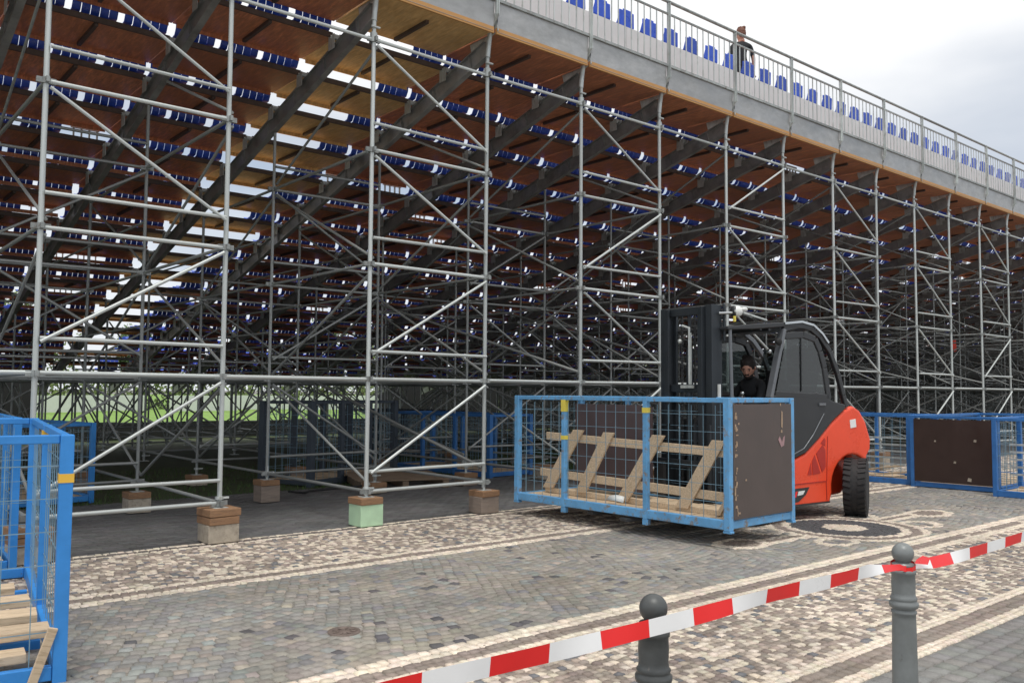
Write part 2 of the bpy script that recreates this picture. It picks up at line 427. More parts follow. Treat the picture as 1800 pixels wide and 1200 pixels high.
strip(2.82, 2.92, CREAM, .05, out=near); strip(2.66, 2.82, BROWN, .08, out=near); strip(2.56, 2.66, CREAM, .05, out=near)
stone_set('mosaic_stone', near, jit=.16)
far = []
strip(7.62, 9.02, None, .062, x0=-.5, out=far)
strip(7.15, 7.27, CREAM, .06, x0=-.5, out=far); strip(7.27, 7.40, BROWN, .065, x0=-.5, out=far); strip(7.40, 7.50, CREAM, .05, x0=-.5, out=far)
strip(7.50, 7.62, None, .06, x0=-.5, out=far)
strip(9.02, 9.09, CREAM, .07, x0=-.5, out=far); strip(9.09, 9.19, np.array((.14, .12, .11)), .1, x0=-.5, out=far); strip(9.19, 9.26, CREAM, .07, x0=-.5, out=far)
stones('border_stones', far, parent=square, kind='stuff', jit=.16)
# dark pavers below the stand, grey flags near the camera
pv = []
for q in range(40):
    y = 9.31 + q * .1
    for i in range(-6, 150):
        x = (i + .5 * (q % 2)) * .2
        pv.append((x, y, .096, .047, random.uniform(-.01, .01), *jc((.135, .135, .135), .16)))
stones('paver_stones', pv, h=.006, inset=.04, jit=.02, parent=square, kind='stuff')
pn = []
for q in range(14):
    y = 2.49 - q * .12
    for i in range(10, 120):
        x = (i + .5 * (q % 2)) * .12
        pn.append((x, y, .057, .056, random.uniform(-.03, .03), *jc((.21, .205, .195), .12)))
stones('flag_stones', pn, h=.008, inset=.08, jit=.05, parent=square, kind='stuff')
lf_v, lf_f = [], []
for i in range(150):
    x, y = random.uniform(1, 14), random.uniform(3, 9); a_ = random.uniform(0, PI); q_ = random.uniform(.008, .02); k_ = len(lf_v)
    lf_v += [(x + q_ * math.cos(a_), y + q_ * math.sin(a_), .016), (x - q_ * .5 * math.sin(a_), y + q_ * .5 * math.cos(a_), .022), (x - q_ * math.cos(a_), y - q_ * math.sin(a_), .015), (x + q_ * .5 * math.sin(a_), y - q_ * .5 * math.cos(a_), .019)]; lf_f.append((k_, k_ + 1, k_ + 2, k_ + 3))
mb = MB(); mb.add(lf_v, lf_f); o = mb.build('leaf_litter', 'timber_old'); o['kind'] = 'stuff'
# iron covers
for (x, y, r, lab) in ((2.99, 5.30, .11, 'small round iron cover in the grey setts, further from the camera'), (1.50, 4.99, .10, 'small round iron cover in the setts beside the near blue crate')):
    mb = MB(); mb.lathe([(0, .013), (r * .3, .015), (r * .32, .012), (r * .82, .012), (r * .85, .016), (r, .016), (r, -.004)], 24, c=(x, y, 0))
    for a in range(8): mb.box((x + r * .57 * math.cos(a * PI / 4), y + r * .57 * math.sin(a * PI / 4), .0145), (r * .3, .014, .006), R=Matrix.Rotation(a * PI / 4, 3, 'Z'))
    tag(mb.build('drain_cover', 'iron_lid'), lab, 'drain cover')

# ------------------------------------------------------------------ grandstand
GS = thing('grandstand', 'long scaffold grandstand seen from behind with blue seats on stepped decks', 'grandstand', (0, 0, 0))
KMIN, KMAX, NR = -2, 40, 18
TREAD, RISE = .93, .253
def Tn(n): return 6.66 - RISE * n if n else 6.66
def Yn(n): return 10.2 + TREAD * (n - 1) if n else D - .02
RK0 = Tn(1) - .13
def rake(Y): return RK0 - RISE / TREAD * (Y - Yn(1))      # top line of the rakers
utube = MB().tube((0, 0, 0), (0, 0, 1), 1, 8).mesh('scaffold_tube', 'galvanised')
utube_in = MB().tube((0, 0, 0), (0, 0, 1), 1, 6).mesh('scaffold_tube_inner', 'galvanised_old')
LV = [.42, 1.788, 3.2045, 4.633, 6.03]
rows_y = [D + C * j for j in range(7)]
front_posts, posts, ledgers, braces, nodes = [], [], [], [], []
base_h = {0: .34, 1: .37, 2: .35, 3: .31}
def bh(k, j): return base_h.get(k, .2 + .06 * ((k * 7 + j * 3) % 4)) if j == 0 else .18 + .05 * ((k * 5 + j) % 4)
fp, ip, fl, il, fb, ib = [], [], [], [], [], []
for j, y in enumerate(rows_y):
    top = 6.28 if j == 0 else rake(y) - .28
    for k in range(KMIN, KMAX + 1):
        x = XK(k); (fp if j == 0 else ip).append(TUBEM((x, y, bh(k, j) + .03), (x, y, top), .0275 if j == 0 else .024))
        lv = [z for z in LV if z < top - .1]
        if j < 3:
            for z in lv: nodes.append(Matrix.Translation((x, y, z)))
        # towards the next post along the stand
        if k < KMAX:
            x2 = XK(k + 1); even = (k % 2 == 0)
            L = fl if j == 0 else il; Br = fb if j == 0 else ib
            for zi, z in enumerate(lv):
                if even or abs(z - 1.788) < .01 or (j == 0 and zi == 4): L.append(TUBEM((x, y, z), (x2, y, z), .0225 if j == 0 else .020))
                if even and zi < (4 if j == 0 else 5) and z + .33 < top: L.append(TUBEM((x + .02, y - .04, z + (.33 if zi else .25)), (x2 - .02, y - .04, z + (.33 if zi else .25)), .0205))
            if even or (j > 0 and (k + j) % 3 == 0):
                for zi in range(len(lv)):
                    zt = lv[zi + 1] - .07 if zi + 1 < len(lv) else None
                    if zt is None: continue
                    zb = lv[zi] + (.30 if zi else .22)
                    if j == 0:
                        pat = {0: 'uudd', 2: 'uudd', 4: 'uddu'[::1], 6: 'dddu', 8: 'dddd', 10: 'uddd', 12: 'uudd'}.get(k, 'dddd' if (k // 2) % 2 else 'uddd')
                        if k == 4: pat = 'uDud'.replace('D', 'd')
                        down = pat[zi] == 'd'
                    else: down = (k // 2 + zi + j) % 2 == 0
                    Br.append(TUBEM((x + .03, y - .045, zt if down else zb), (x2 - .03, y - .045, zb if down else zt), .019))
        # towards the next row of posts, into the stand
        if j < 6:
            y2 = rows_y[j + 1]; t2 = rake(y2) - .3
            for zi, z in enumerate(lv):
                if z < t2: il.append(TUBEM((x, y, z), (x, y2, z), .021))
                if z + .7 < t2 and j > 0 and zi: il.append(TUBEM((x, y, z + .70), (x, y2, z + .70), .017))
            for zi in range(len(lv) - 1):
                if lv[zi + 1] < t2 + .6:
                    up_ = (zi + j + k) % 2 == 0
                    ib.append(TUBEM((x + .04, y, lv[zi] + .08 if up_ else lv[zi + 1] - .08), (x + .04, y2, lv[zi + 1] - .08 if up_ else lv[zi] + .08), .018))
    # long raking tubes
# front wall of the stand: closely set short posts and crossing braces
for i in range(2 * (KMAX - KMIN)):
    x = XK(KMIN) + i * B / 2
    for y, zt in ((Yend_ := 26.9, 1.95), (24.6, 2.5)):
        ip.append(TUBEM((x, y, 0), (x, y, zt), .03))
        ib.append(TUBEM((x, y, .15), (x + B / 2, y, zt - .1), .022) if (i + (y > 25)) % 2 else TUBEM((x, y, zt - .1), (x + B / 2, y, .15), .022))
        il.append(TUBEM((x, y, .62), (x + B / 2, y, .62), .03)); il.append(TUBEM((x, y, zt - .05), (x + B / 2, y, zt - .05), .045))
for k in range(3, KMAX + 1):
    x = XK(k) - .05
    for (ya, za, yb, zb) in ((D, .62, 20.5, 3.35), (D, 1.95, 17.7, 4.05), (D + C, .55, 23.3, 2.7)):
        if (k + int(za * 10)) % 2: ib.append(TUBEM((x, ya, za), (x, yb, zb), .022))
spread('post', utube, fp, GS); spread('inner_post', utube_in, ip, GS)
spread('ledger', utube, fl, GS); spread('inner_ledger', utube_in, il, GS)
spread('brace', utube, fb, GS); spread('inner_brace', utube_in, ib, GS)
cm = MB(); cm.tube((0, 0, -.03), (0, 0, .03), .045, 8)
for a in range(4): cm.box((.062 * math.cos(a * PI / 2), .062 * math.sin(a * PI / 2), 0), (.05, .03, .055), R=Matrix.Rotation(a * PI / 2, 3, 'Z'))
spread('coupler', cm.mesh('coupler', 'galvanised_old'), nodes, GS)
# adjustable feet with base plates
jm = MB(); jm.tube((0, 0, 0), (0, 0, .2), .019, 8); jm.box((0, 0, .004), (.15, .15, .008)); jm.tube((0, 0, .09), (0, 0, .12), .045, 6); jm.box((.06, 0, .105), (.09, .02, .02))
spread('base_jack', jm.mesh('base_jack', 'galvanised'), [Matrix.Translation((XK(k), y, bh(k, j) - .0)) for j, y in enumerate(rows_y) for k in range(KMIN, KMAX + 1)], GS)

# rakers: I-beams below the decks, with a bracket at every step
Yend = Yn(NR + 1)
ln = math.hypot(Yend - (D + .02), RISE / TREAD * (Yend - D))
rk = MB()
a, b = Vector((0, D + .05, rake(D + .05))), Vector((0, Yend, rake(Yend)))
nrm = Vector((0, RISE / TREAD, 1)).normalized()
for off, w, h in ((-.014, .085, .012), (-.13, .010, .22), (-.246, .085, .012)):
    rk.beam(a + nrm * off, b + nrm * off, w, h)
for i in range(NR + 2):
    p = a + (b - a) * (i / (NR + 2) + .02); rk.beam(p - nrm * .03, p - nrm * .23, .075, .01, upv=(0, 1, 0))
rkm = rk.mesh('raker', 'raker_steel')
spread('raker', rkm, [Matrix.Translation((XK(k), 0, 0)) for k in range(KMIN, KMAX + 1)], GS)
sb = MB(); sb.box((.065, .02, -.06), (.008, .16, .2)); sb.box((-.065, .02, -.06), (.008, .16, .2)); sb.tube((-.09, .03, .02), (.09, .03, .02), .03, 8); sb.box((0, .02, .04), (.13, .05, .03))
spread('step_bracket', sb.mesh('step_bracket', 'galvanised'), [Matrix.Translation((XK(k), Yn(n), Tn(n) - .06)) for n in range(1, NR + 1) for k in range(KMIN, KMAX + 1)], GS)
# decks: one board per bay and row
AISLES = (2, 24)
def deckmesh(ply):
    m = MB(); m.box((B / 2, TREAD / 2 + .045, -.0175), (B - .012, TREAD + .07, .035), 0)
    m.box((B / 2, TREAD + .066, -.053), (B - .1, .02, .062), 0)
    m.box((B / 2, .008, -.022), (B - .1, .03, .07), 1)            # edge channel
    m.box((B / 2, TREAD / 2, -.058), (.045, TREAD - .10, .045), 1)   # middle batten
    return m.mesh('deck', [ply, 'batten'])
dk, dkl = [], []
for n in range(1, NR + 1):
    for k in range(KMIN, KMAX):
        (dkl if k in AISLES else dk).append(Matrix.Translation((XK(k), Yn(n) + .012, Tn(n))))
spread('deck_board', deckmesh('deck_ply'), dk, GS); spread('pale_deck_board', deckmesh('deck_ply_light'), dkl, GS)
for k in range(KMIN, KMAX):                                          # walkway at the back
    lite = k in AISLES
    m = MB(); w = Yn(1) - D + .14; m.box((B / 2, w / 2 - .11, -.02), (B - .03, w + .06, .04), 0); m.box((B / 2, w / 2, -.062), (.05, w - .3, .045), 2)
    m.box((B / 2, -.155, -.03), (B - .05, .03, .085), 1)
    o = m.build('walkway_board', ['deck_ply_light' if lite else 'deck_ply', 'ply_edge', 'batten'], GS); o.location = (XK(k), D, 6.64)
kb = MB().box((B / 2, .02, .052), (B - .14, .018, .062)).mesh('riser_board', 'deck_ply')
spread('riser_board', kb, [Matrix.Translation((XK(k), Yn(n), Tn(n))) for n in range(6, NR + 1) for k in range(KMIN, KMAX) if k not in AISLES], GS)
# seats
def seat_mesh(w=.53, slot=.0035, taper=0, name='seat'):
    m = MB(); ns = 5
    prof = [(.40, .285), (.36, .262), (.24, .240), (.10, .262), (.055, .33), (.035, .46), (.02, .60)]   # y forward, z
    t = .012
    for (y0, z0), (y1, z1) in zip(prof[:-1], prof[1:]):
        pass
    def strip_(x0, x1, pr):
        vs = []
        for y, z in pr: q_ = 1 - taper * max(0, z - .33) / .27; vs += [(x0 * q_, y, z), (x1 * q_, y, z)]
        for y, z in pr: q_ = 1 - taper * max(0, z - .33) / .27; vs += [(x0 * q_, y - .004, z - t), (x1 * q_, y - .004, z - t)]
        n = len(pr); fs = []
        for i in range(n - 1):
            a_ = 2 * i; b_ = 2 * n + 2 * i
            fs += [(a_, a_ + 1, a_ + 3, a_ + 2), (b_, b_ + 2, b_ + 3, b_ + 1), (a_, a_ + 2, b_ + 2, b_), (a_ + 1, b_ + 1, b_ + 3, a_ + 3)]
        fs += [(0, 2 * n, 2 * n + 1, 1), (2 * n - 2, 2 * n - 1, 4 * n - 1, 4 * n - 2)]
        m.add(vs, fs, 0)
    lw = w / ns
    for i in range(ns):
        x0 = -w / 2 + i * lw
        e = abs(i - (ns - 1) / 2) > 1.6
        pr = [(y, z + (.02 if e else 0)) for y, z in prof]
        if e: pr[-1] = (pr[-1][0], pr[-1][1] - .05)
        strip_(x0 + slot, x0 + lw - slot, pr)
    m.box((0, .04, .54), (w * .76, .02, .07), 0); m.box((0, .25, .232), (w * .9, .05, .02), 0)
    m.box((0, .20, .212), (.40, .03, .02), 1)
    return m.mesh(name, ['seat_blue', 'galvanised_old'])
SEAT = seat_mesh(); SEATB = seat_mesh(.45, -.0002, .24, 'back_row_seat'); st = []; SW = B / 3
nb = MB(); nb.box((0, .10, .195), (.40, .035, .035), 0); 
for sx in (-.16, -.05, .06, .17): nb.box((sx, .10, .10), (.022, .03, .20), 0)
EMPTY_FRAME = nb.mesh('seat_frame', 'galvanised_old'); ef = []
for n in range(1, NR + 1):
    for k in range(KMIN, KMAX):
        for q in range(3):
            x = XK(k) + (q + .5) * SW
            if k in AISLES:
                if q == 2 and random.random() < .75: st.append(Matrix.Translation((x + .02, Yn(n) + .03, Tn(n) - .185)))
                continue
            if random.random() < .06: ef.append(Matrix.Translation((x, Yn(n) + .08, Tn(n)))); continue
            st.append(Matrix.Translation((x + random.uniform(-.015, .015), Yn(n) + .03, Tn(n) - .185)))
TOPZ = 7.45
top_seats = []
i = 0
while 10.485 + SW * (i - 12) < XK(KMAX) - .3:
    x = 10.485 + SW * (i - 12); i += 1
    if x < XK(KMIN) + .3: continue
    top_seats.append(Matrix.Translation((x, 10.06, TOPZ + .31)))
spread('back_row_seat', SEATB, top_seats, GS)
spread('seat', SEAT, st, GS); spread('seat_bracket', EMPTY_FRAME, ef, GS)
for k in range(KMIN, KMAX):
    o = MB().box((B / 2, 0, .53), (B - .01, .03, 1.02)).box((B / 2, -.02, .07), (B - .06, .03, .03)).build('back_panel', 'back_board', GS); o.location = (XK(k), 9.98, 6.94)
    o = MB().box((B / 2, .42, 0), (B - .01, .82, .05)).build('back_row_platform', 'sheet_metal', GS); o.location = (XK(k), 9.98, TOPZ - .04)
# rear guard rail: slanted sheet, posts, rails and balusters
GY = D - .21
for k in range(KMIN, KMAX + 1):
    x = XK(k)
    g = MB(); g.box((x, GY - .0, 7.45), (.055, .035, 1.28), 0); g.box((x, GY - .028, 7.45), (.012, .03, 1.26), 0)
    g.build('guard_post', 'galvanised', GS)
    m = MB(); m.tube((x, D, 6.28), (x + .01, D - .01, 6.45), .036, 8); m.tube((x, D, 6.0), (x, D, 6.12), .046, 8)
    m.tube((x + .01, D - .01, 6.45), (x, D - .06, 6.66), .036, 8); m.tube((x, D - .06, 6.66), (x, GY, 6.84), .034, 8)
    m.box((x + .035, D + .14, 6.66), (.012, .62, .26), R=Matrix.Rotation(-.25, 3, 'X')); m.ball((x - .01, D - .13, 6.80), .045, 8, 6)
    m.tube((x - .05, D - .03, 6.19), (x + .07, D - .03, 6.19), .016, 6)
    m.build('head_bracket', 'galvanised', GS)
    if k == KMAX: break
    f = MB(); f.add([(x + .035, D - .165, 6.60), (x + B - .035, D - .165, 6.60), (x + B - .035, GY + .015, 7.0), (x + .035, GY + .015, 7.0)], [(0, 1, 2, 3)])
    f.add([(x + .035, D - .145, 6.60), (x + B - .035, D - .145, 6.60), (x + B - .035, GY + .035, 7.0), (x + .035, GY + .035, 7.0)], [(3, 2, 1, 0)])
    f.box((x + B / 2, D - .16, 6.598), (B - .08, .03, .004)); f.build('fascia_panel', 'sheet_metal', GS)
    rl = thing('guard_rail', None, None); rl.parent = GS; rl.location = (x, GY, 0)
    MB().tube((-.02, 0, 8.10), (B + .02, 0, 8.10), .027, 8).build('top_rail', 'galvanised_old', rl)
    MB().box((B / 2, 0, 7.89), (B - .06, .025, .03)).build('upper_rail', 'galvanised_old', rl)
    MB().box((B / 2, 0, 7.02), (B - .06, .03, .04)).build('lower_rail', 'galvanised_old', rl)
    if k <= 14:
        if k == KMIN: bal = MB().box((0, 0, 7.455), (.016, .016, .85)).mesh('baluster', 'galvanised')
        for i in range(11):
            o = link('baluster', bal, rl); o.location = ((i + 1) * B / 12, 0, 0)
    else:
        m = MB()
        for i in range(11): m.box(((i + 1) * B / 12, 0, 7.455), (.016, .016, .85))
        o = m.build('balusters', 'galvanised', rl); o['kind'] = 'stuff'

# ------------------------------------------------------------------ footings
def footing(k, j, wood_n, bmat, name, lab, lab2, sz=.30, rz=.0, drop=0):
    x, y = XK(k), rows_y[j]; top = bh(k, j); hb = top - .085 * wood_n
    o = MB().box((0, 0, hb / 2 + .004), (sz, sz * .95, hb - .006)).build(name, bmat, None, .008)
    o.location = (x, y, .008 if y < 13 else 0); o.rotation_euler = (0, 0, rz); tag(o, lab, 'block', 'blocks under the scaffold posts')
    t = thing('timber_pad', lab2, 'wooden pad', (x, y, hb + .006), rz + .03, 'timber pads under the scaffold feet')
    for q in range(wood_n):
        p = MB().box((random.uniform(-.01, .01), 0, .042 + q * .085), (sz * (1.05 if q else .99), sz * 1.02, .080)).build('board', 'timber_pad', t, .008)
        p.rotation_euler = (0, 0, random.uniform(-.04, .04))
footing(0, 0, 2, 'concrete', 'concrete_block', 'pale concrete block half hidden behind the near blue crate', 'stack of boards behind the mesh of the near blue crate', .34)
footing(1, 0, 2, 'concrete', 'concrete_block', 'sandy concrete block under the second front post, nearest in full view', 'two rough boards on the sandy concrete block', .335)
footing(2, 0, 1, 'mint_paint', 'painted_block', 'mint green painted block under a front scaffold post', 'single thick board on the mint green block', .31)
footing(3, 0, 1, 'wood_cube', 'wooden_block', 'grey brown wooden block between the green block and the forklift crate', 'weathered board on the grey brown wooden block', .30)
nm = ['first', 'second', 'third', 'fourth', 'fifth', 'sixth', 'seventh', 'eighth', 'ninth', 'tenth']
for k in range(4, 10): footing(k, 0, 1, 'concrete', 'concrete_block', f'concrete block under the {nm[k]} front post behind the forklift', f'board on the block under the {nm[k]} front post', .3)
for j, rn in ((1, 'second'), (2, 'third')):
    for k in range(0, 8): footing(k, j, 1, 'wood_cube' if (k + j) % 2 else 'concrete', 'support_block', f'low dark block under the {nm[k]} post in the {rn} row below the stand', f'flat board under the {nm[k]} post in the {rn} row below the stand', .29)

# ------------------------------------------------------------------ mesh crates
def crate(label, loc, rz, L=3.3, Wd=1.1, H=1.4, blue='crate_blue', panels=(), tapes=(), posts_at=(0, 1 / 3, 2 / 3, 1), group='blue mesh crates', wire=True, zlift=0, floor_boards=7, pw=.07, pmat='film_ply', cover=.72):
    """long axis along local y, near end at y=0; local x 0..Wd"""
    t = thing('mesh_crate', label, 'crate', loc, rz, group)
    for sx, nme in ((0, 'a'), (Wd, 'b')):
        for q in posts_at:
            big = q in (0, 1)
            p = MB(); w = pw if big else pw * .82
            p.box((sx, q * L, H / 2), (w, w, H)); p.box((sx, q * L, -.03 if not big else -.012), (w * .9, w * 1.3, .07 if not big else .024))
            po = p.build('corner_post' if big else 'post', blue, t, .006)
            for (a_, b_, z_, h_, m_) in tapes:
                if (a_, b_) == (sx > 0, q): MB().box((sx, q * L, z_), (w + .006, w + .006, h_)).build('tape_mark', m_, po)
        MB().box((sx, L / 2, H - .025), (.045, L - .07, .05)).build('top_rail', blue, t, .006)
        MB().box((sx, L / 2, .06), (.06, L - .07, .10)).build('bottom_rail', blue, t, .008)
    for q in (0, 1):
        MB().box((Wd / 2, q * L, H - .025), (Wd - .075, .045, .05)).build('top_rail', blue, t, .006)
        MB().box((Wd / 2, q * L, .06), (Wd - .075, .05, .08)).build('bottom_rail', blue, t, .006)
    for q in (.25, .5, .75): MB().box((Wd / 2, q * L, .03), (Wd - .1, .08, .06)).build('floor_beam', blue, t)
    if wire:
        def net(nm_, o_, ux, Lx):
            m = MB(); n = round(Lx / .155)
            for i in range(1, n):
                a_ = Vector(o_) + Vector(ux) * (i * Lx / n); m.box(a_ + Vector((0, 0, H / 2)), (.005, .005, H - .16))
            for z in [.10 + .185 * i for i in range(1, int((H - .2) / .185) + 1)]:
                c_ = Vector(o_) + Vector(ux) * (Lx / 2); d_ = (.005, Lx, .005) if abs(ux[1]) > .5 else (Lx, .005, .005)
                m.box(c_ + Vector((.004 if abs(ux[1]) > .5 else 0, 0 if abs(ux[1]) > .5 else .004, z)), d_)
            oo = m.build(nm_, 'mesh_wire', t); oo['kind'] = 'stuff'
        net('wire_mesh', (0, 0, 0), (0, 1, 0), L); net('wire_mesh', (Wd, 0, 0), (0, 1, 0), L)
        for q in (0, 1):
            if q not in panels: net('wire_mesh', (0, q * L, 0), (1, 0, 0), Wd)
    for q in panels:
        pl = MB().box((Wd / 2, q * L + (.034 if q == 0 else -.034) * -1, .11 + (H - .17) / 2), (Wd - .075, .016, H - .18)).build('end_panel', pmat, t)
    for i in range(floor_boards):
        MB().box((Wd / 2, L * (i + .5) / floor_boards, .078), (Wd - .12, L / floor_boards * cover, .024)).build('floor_board', 'timber', t)
    return t
# crate on the forks (its short end with the brown panel faces the camera)
CR = crate('worn blue mesh crate with brown end panel carried on the forklift forks', (7.64, 5.52, .20), math.radians(1.5), 3.30, 1.22, 1.39, 'crate_blue_worn', panels=(0,),
           tapes=((False, 2 / 3, 1.29, .12, 'yellow_tape'), (False, 2 / 3, .98, .05, 'yellow_tape'), (False, 1 / 3, 1.27, .06, 'yellow_tape')), posts_at=(0, .335, .735, 1), floor_boards=11, pw=.075, pmat='film_ply_pale', cover=.95)
for q, zz, hh in ((.735, 1.27, .15), (.735, .86, .05), (.352, 1.24, .06)):
    for ch in [c for c in CR.children if c.name.startswith('post') and True]: pass
def tape_on(par, x, y, z, w, h, m):
    MB().box((x, y, z), (w, w, h)).build('tape_mark', m, par)
cps = [c for c in CR.children if c.name.split('.')[0] == 'post']
tape_on(cps[1], 0, .735 * 3.3, 1.27, .068, .15, 'yellow_tape'); tape_on(cps[1], 0, .735 * 3.3, .87, .068, .05, 'yellow_tape'); tape_on(cps[0], 0, .335 * 3.3, 1.24, .068, .06, 'yellow_tape')
# scuffs on the end panel: bare wood patches and a torn sticker
pn_ = [c for c in CR.children if c.name.startswith('end_panel')][0]
sc = MB(); yy = -.046
for (x_, z_, w_, h_) in ((.10, 1.0, .05, .012), (.09, .93, .04, .012), (.13, 1.12, .03, .02), (.06, .42, .03, .10), (.07, .55, .02, .05), (.08, .25, .04, .03), (.26, .52, .03, .02), (.13, .18, .05, .02), (.98, 1.16, .03, .18), (.95, 1.32, .02, .03), (.97, 1.02, .04, .03)):
    sc.add([(x_ - w_ / 2, yy, z_ - h_ / 2), (x_ + w_ * .4, yy, z_ - h_ * .6), (x_ + w_ / 2, yy, z_ + h_ * .4), (x_ - w_ * .3, yy, z_ + h_ / 2)], [(0, 1, 2, 3)])
for i in range(26):
    x_, z_ = random.choice([.065, .075, .09]) + random.uniform(0, .02), random.uniform(.15, 1.3); w_, h_ = random.uniform(.01, .035), random.uniform(.01, .06)
    sc.add([(x_ - w_ / 2, yy, z_ - h_ / 2), (x_ + w_ * .4, yy, z_ - h_ * .6), (x_ + w_ / 2, yy, z_ + h_ * .4), (x_ - w_ * .3, yy, z_ + h_ / 2)], [(0, 1, 2, 3)])
sc.build('scuff_mark', 'bare_wood', pn_)
sk = MB(); sk.add([(.90, -.046, .93), (.96, -.046, .84), (1.02, -.046, .86), (1.04, -.046, .97), (1.00, -.046, .95), (.98, -.046, .90), (.93, -.046, .965)], [(0, 1, 2, 3, 4, 5, 6)]); sk.build('torn_sticker', 'sticker_pink', pn_)
# near crate, cut by the left edge
NC = crate('large blue mesh crate at the left edge with pale planks inside', (-.09, 5.62, .0), math.radians(-8.2), 3.1, 1.36, 1.385, 'crate_blue', posts_at=(0, .5, 1), floor_boards=0, pw=.072)
nps = [c for c in NC.children if c.name.split('.')[0] == 'corner_post']
tape_on(nps[2], 1.36, 0, 1.14, .079, .05, 'orange_tape')
tape_on([c for c in NC.children if c.name.split('.')[0] == 'post'][1], 1.36, 1.55, 1.30, .068, .09, 'orange_tape')
c2 = crate('blue mesh crate standing behind the near blue crate', (.55, 9.0, .0), math.radians(-4), 2.4, 1.1, 1.38, 'crate_blue', floor_boards=4)
# planks in the near crate
R6 = Matrix.Rotation(math.radians(-8.2), 4, 'Z')
for i, (x, y, z, l, w, a, lab) in enumerate(((.62, .14, .14, 1.15, .16, .03, 'short pale plank lowest in the near blue crate'), (.70, .36, .22, 1.25, .20, .0, 'pale plank lying across the near crate, nearest long one'),
        (.68, .74, .23, 1.2, .22, -.02, 'second pale plank across the near crate'), (.66, 1.16, .23, 1.2, .18, .03, 'third pale plank across the near crate'), (.64, 1.6, .23, 1.1, .18, 0, 'farthest pale plank across the near crate'), (.35, .75, .20, .9, .14, .04, 'pale plank under the others in the near crate'))):
    o = MB().box((0, 0, 0), (l, w, .05)).build('plank', 'timber', None, .004)
    o.matrix_world = Matrix.Translation((-.09, 5.60, 0)) @ R6 @ Matrix.Translation((x, y, z)) @ Matrix.Rotation(a, 4, 'Z'); tag(o, lab, 'plank', 'planks in the near blue crate')
o = MB().box((0, 0, 0), (.05, .018, .34)).build('plank', 'timber', None, .003)
o.matrix_world = Matrix.Translation((1.16, 5.40, .155)) @ Matrix.Rotation(.30, 4, 'Y') @ Matrix.Rotation(.1, 4, 'X'); tag(o, 'broken wood splinter standing at the corner foot of the near blue crate', 'splinter')
# crates at the right and crates below the stand
crate('blue mesh crate behind the forklift wheel, left of the brown panel', (15.6, 7.36, 0), math.radians(2), 3.3, 1.1, 1.27, 'crate_blue_dark')
RC = crate('blue crate with its dark brown end panel facing the square', (15.45, 7.22, 0), math.radians(-90 + 3), 3.3, 1.38, 1.27, 'crate_blue_dark', panels=(0,))
pr_ = [c for c in RC.children if c.name.startswith('end_panel')][0]
for x_, z_, w_ in ((1.05, .86, .05), (.40, .83, .035), (.72, .48, .045), (.95, .20, .07)):
    sc = MB(); sc.add([(x_ - w_ / 2, -.046, z_ - w_ * .4), (x_ + w_ * .4, -.046, z_ - w_ * .5), (x_ + w_ / 2, -.046, z_ + w_ * .3), (x_ - w_ * .3, -.046, z_ + w_ * .4)], [(0, 1, 2, 3)]); sc.build('scuff_mark', 'concrete', pr_)
crate('blue mesh crate at the right edge beside the brown panel', (15.1, 2.4, 0), math.radians(1), 3.3, 1.1, 1.27, 'crate_blue_dark')
for (x, y, z, l, a, b, lab) in ((15.9, 8.2, .22, 1.3, 1.9, .18, 'pale plank leaning in the crate behind the forklift wheel'), (15.9, 7.9, .16, 1.1, 2.1, .1, 'lower pale plank in the crate behind the forklift wheel'), (15.5, 4.6, .20, 1.5, 1.9, .12, 'long pale plank in the crate at the right edge'), (15.5, 4.9, .14, 1.2, 1.6, 0, 'lower pale plank in the crate at the right edge')):
    o = MB().box((0, 0, 0), (l, .12, .03)).build('plank', 'timber', None, .003); o.matrix_world = Matrix.Translation((x, y, z)) @ Matrix.Rotation(a, 4, 'Z') @ Matrix.Rotation(b, 4, 'Y'); tag(o, lab, 'plank')
def longboards(x, y, n, lab):
    t = thing('steel_bundle', lab, 'steel bundle', (x, y, .15))
    for i in range(n): MB().box((0, 0, .12 * i + .2), (.05, 1.0, .03)).build('bar', 'galvanised', t)
longboards(15.75, 8.0, 5, 'stack of pale bars in the crate behind the forklift wheel'); longboards(15.4, 5.1, 5, 'stack of pale bars in the crate at the right edge')
crate('dark blue crate under the stand behind the near crate', (2.4, 13.4, 0), math.radians(10), 3.0, 1.1, 1.15, 'crate_blue', floor_boards=3)
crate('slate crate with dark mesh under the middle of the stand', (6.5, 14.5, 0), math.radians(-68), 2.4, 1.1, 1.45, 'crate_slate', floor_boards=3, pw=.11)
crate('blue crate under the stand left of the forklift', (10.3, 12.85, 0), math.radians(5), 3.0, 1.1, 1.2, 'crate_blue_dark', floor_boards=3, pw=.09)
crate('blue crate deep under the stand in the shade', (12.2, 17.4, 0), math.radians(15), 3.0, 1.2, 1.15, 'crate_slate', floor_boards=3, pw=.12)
# pallet under the stand
P = thing('pallet', 'low wooden pallet lying under the stand behind the green block', 'pallet', (8.3, 13.0, 0), math.radians(-20))
for i in range(7): MB().box((0, -.7 + i * .24, .15), (1.6, .13, .022)).build('slat', 'timber_old', P)
for sx in (-.7, 0, .7): MB().box((sx, 0, .07), (.1, 1.6, .12)).build('runner', 'timber_old', P)
# cables on the paving
pts = [Vector((5.9 + .9 * t + .12 * math.sin(t * 5), 12.2 + .5 * math.sin(t * 2.2), .03 + .35 * (t - .5) ** 2 * (1 if t < .5 else .3))) for t in np.linspace(0, 1.6, 24)]
tag(MB().path(pts, .018, 6).build('cable', 'cable'), 'black cable looping over the dark paving under the stand', 'cable')

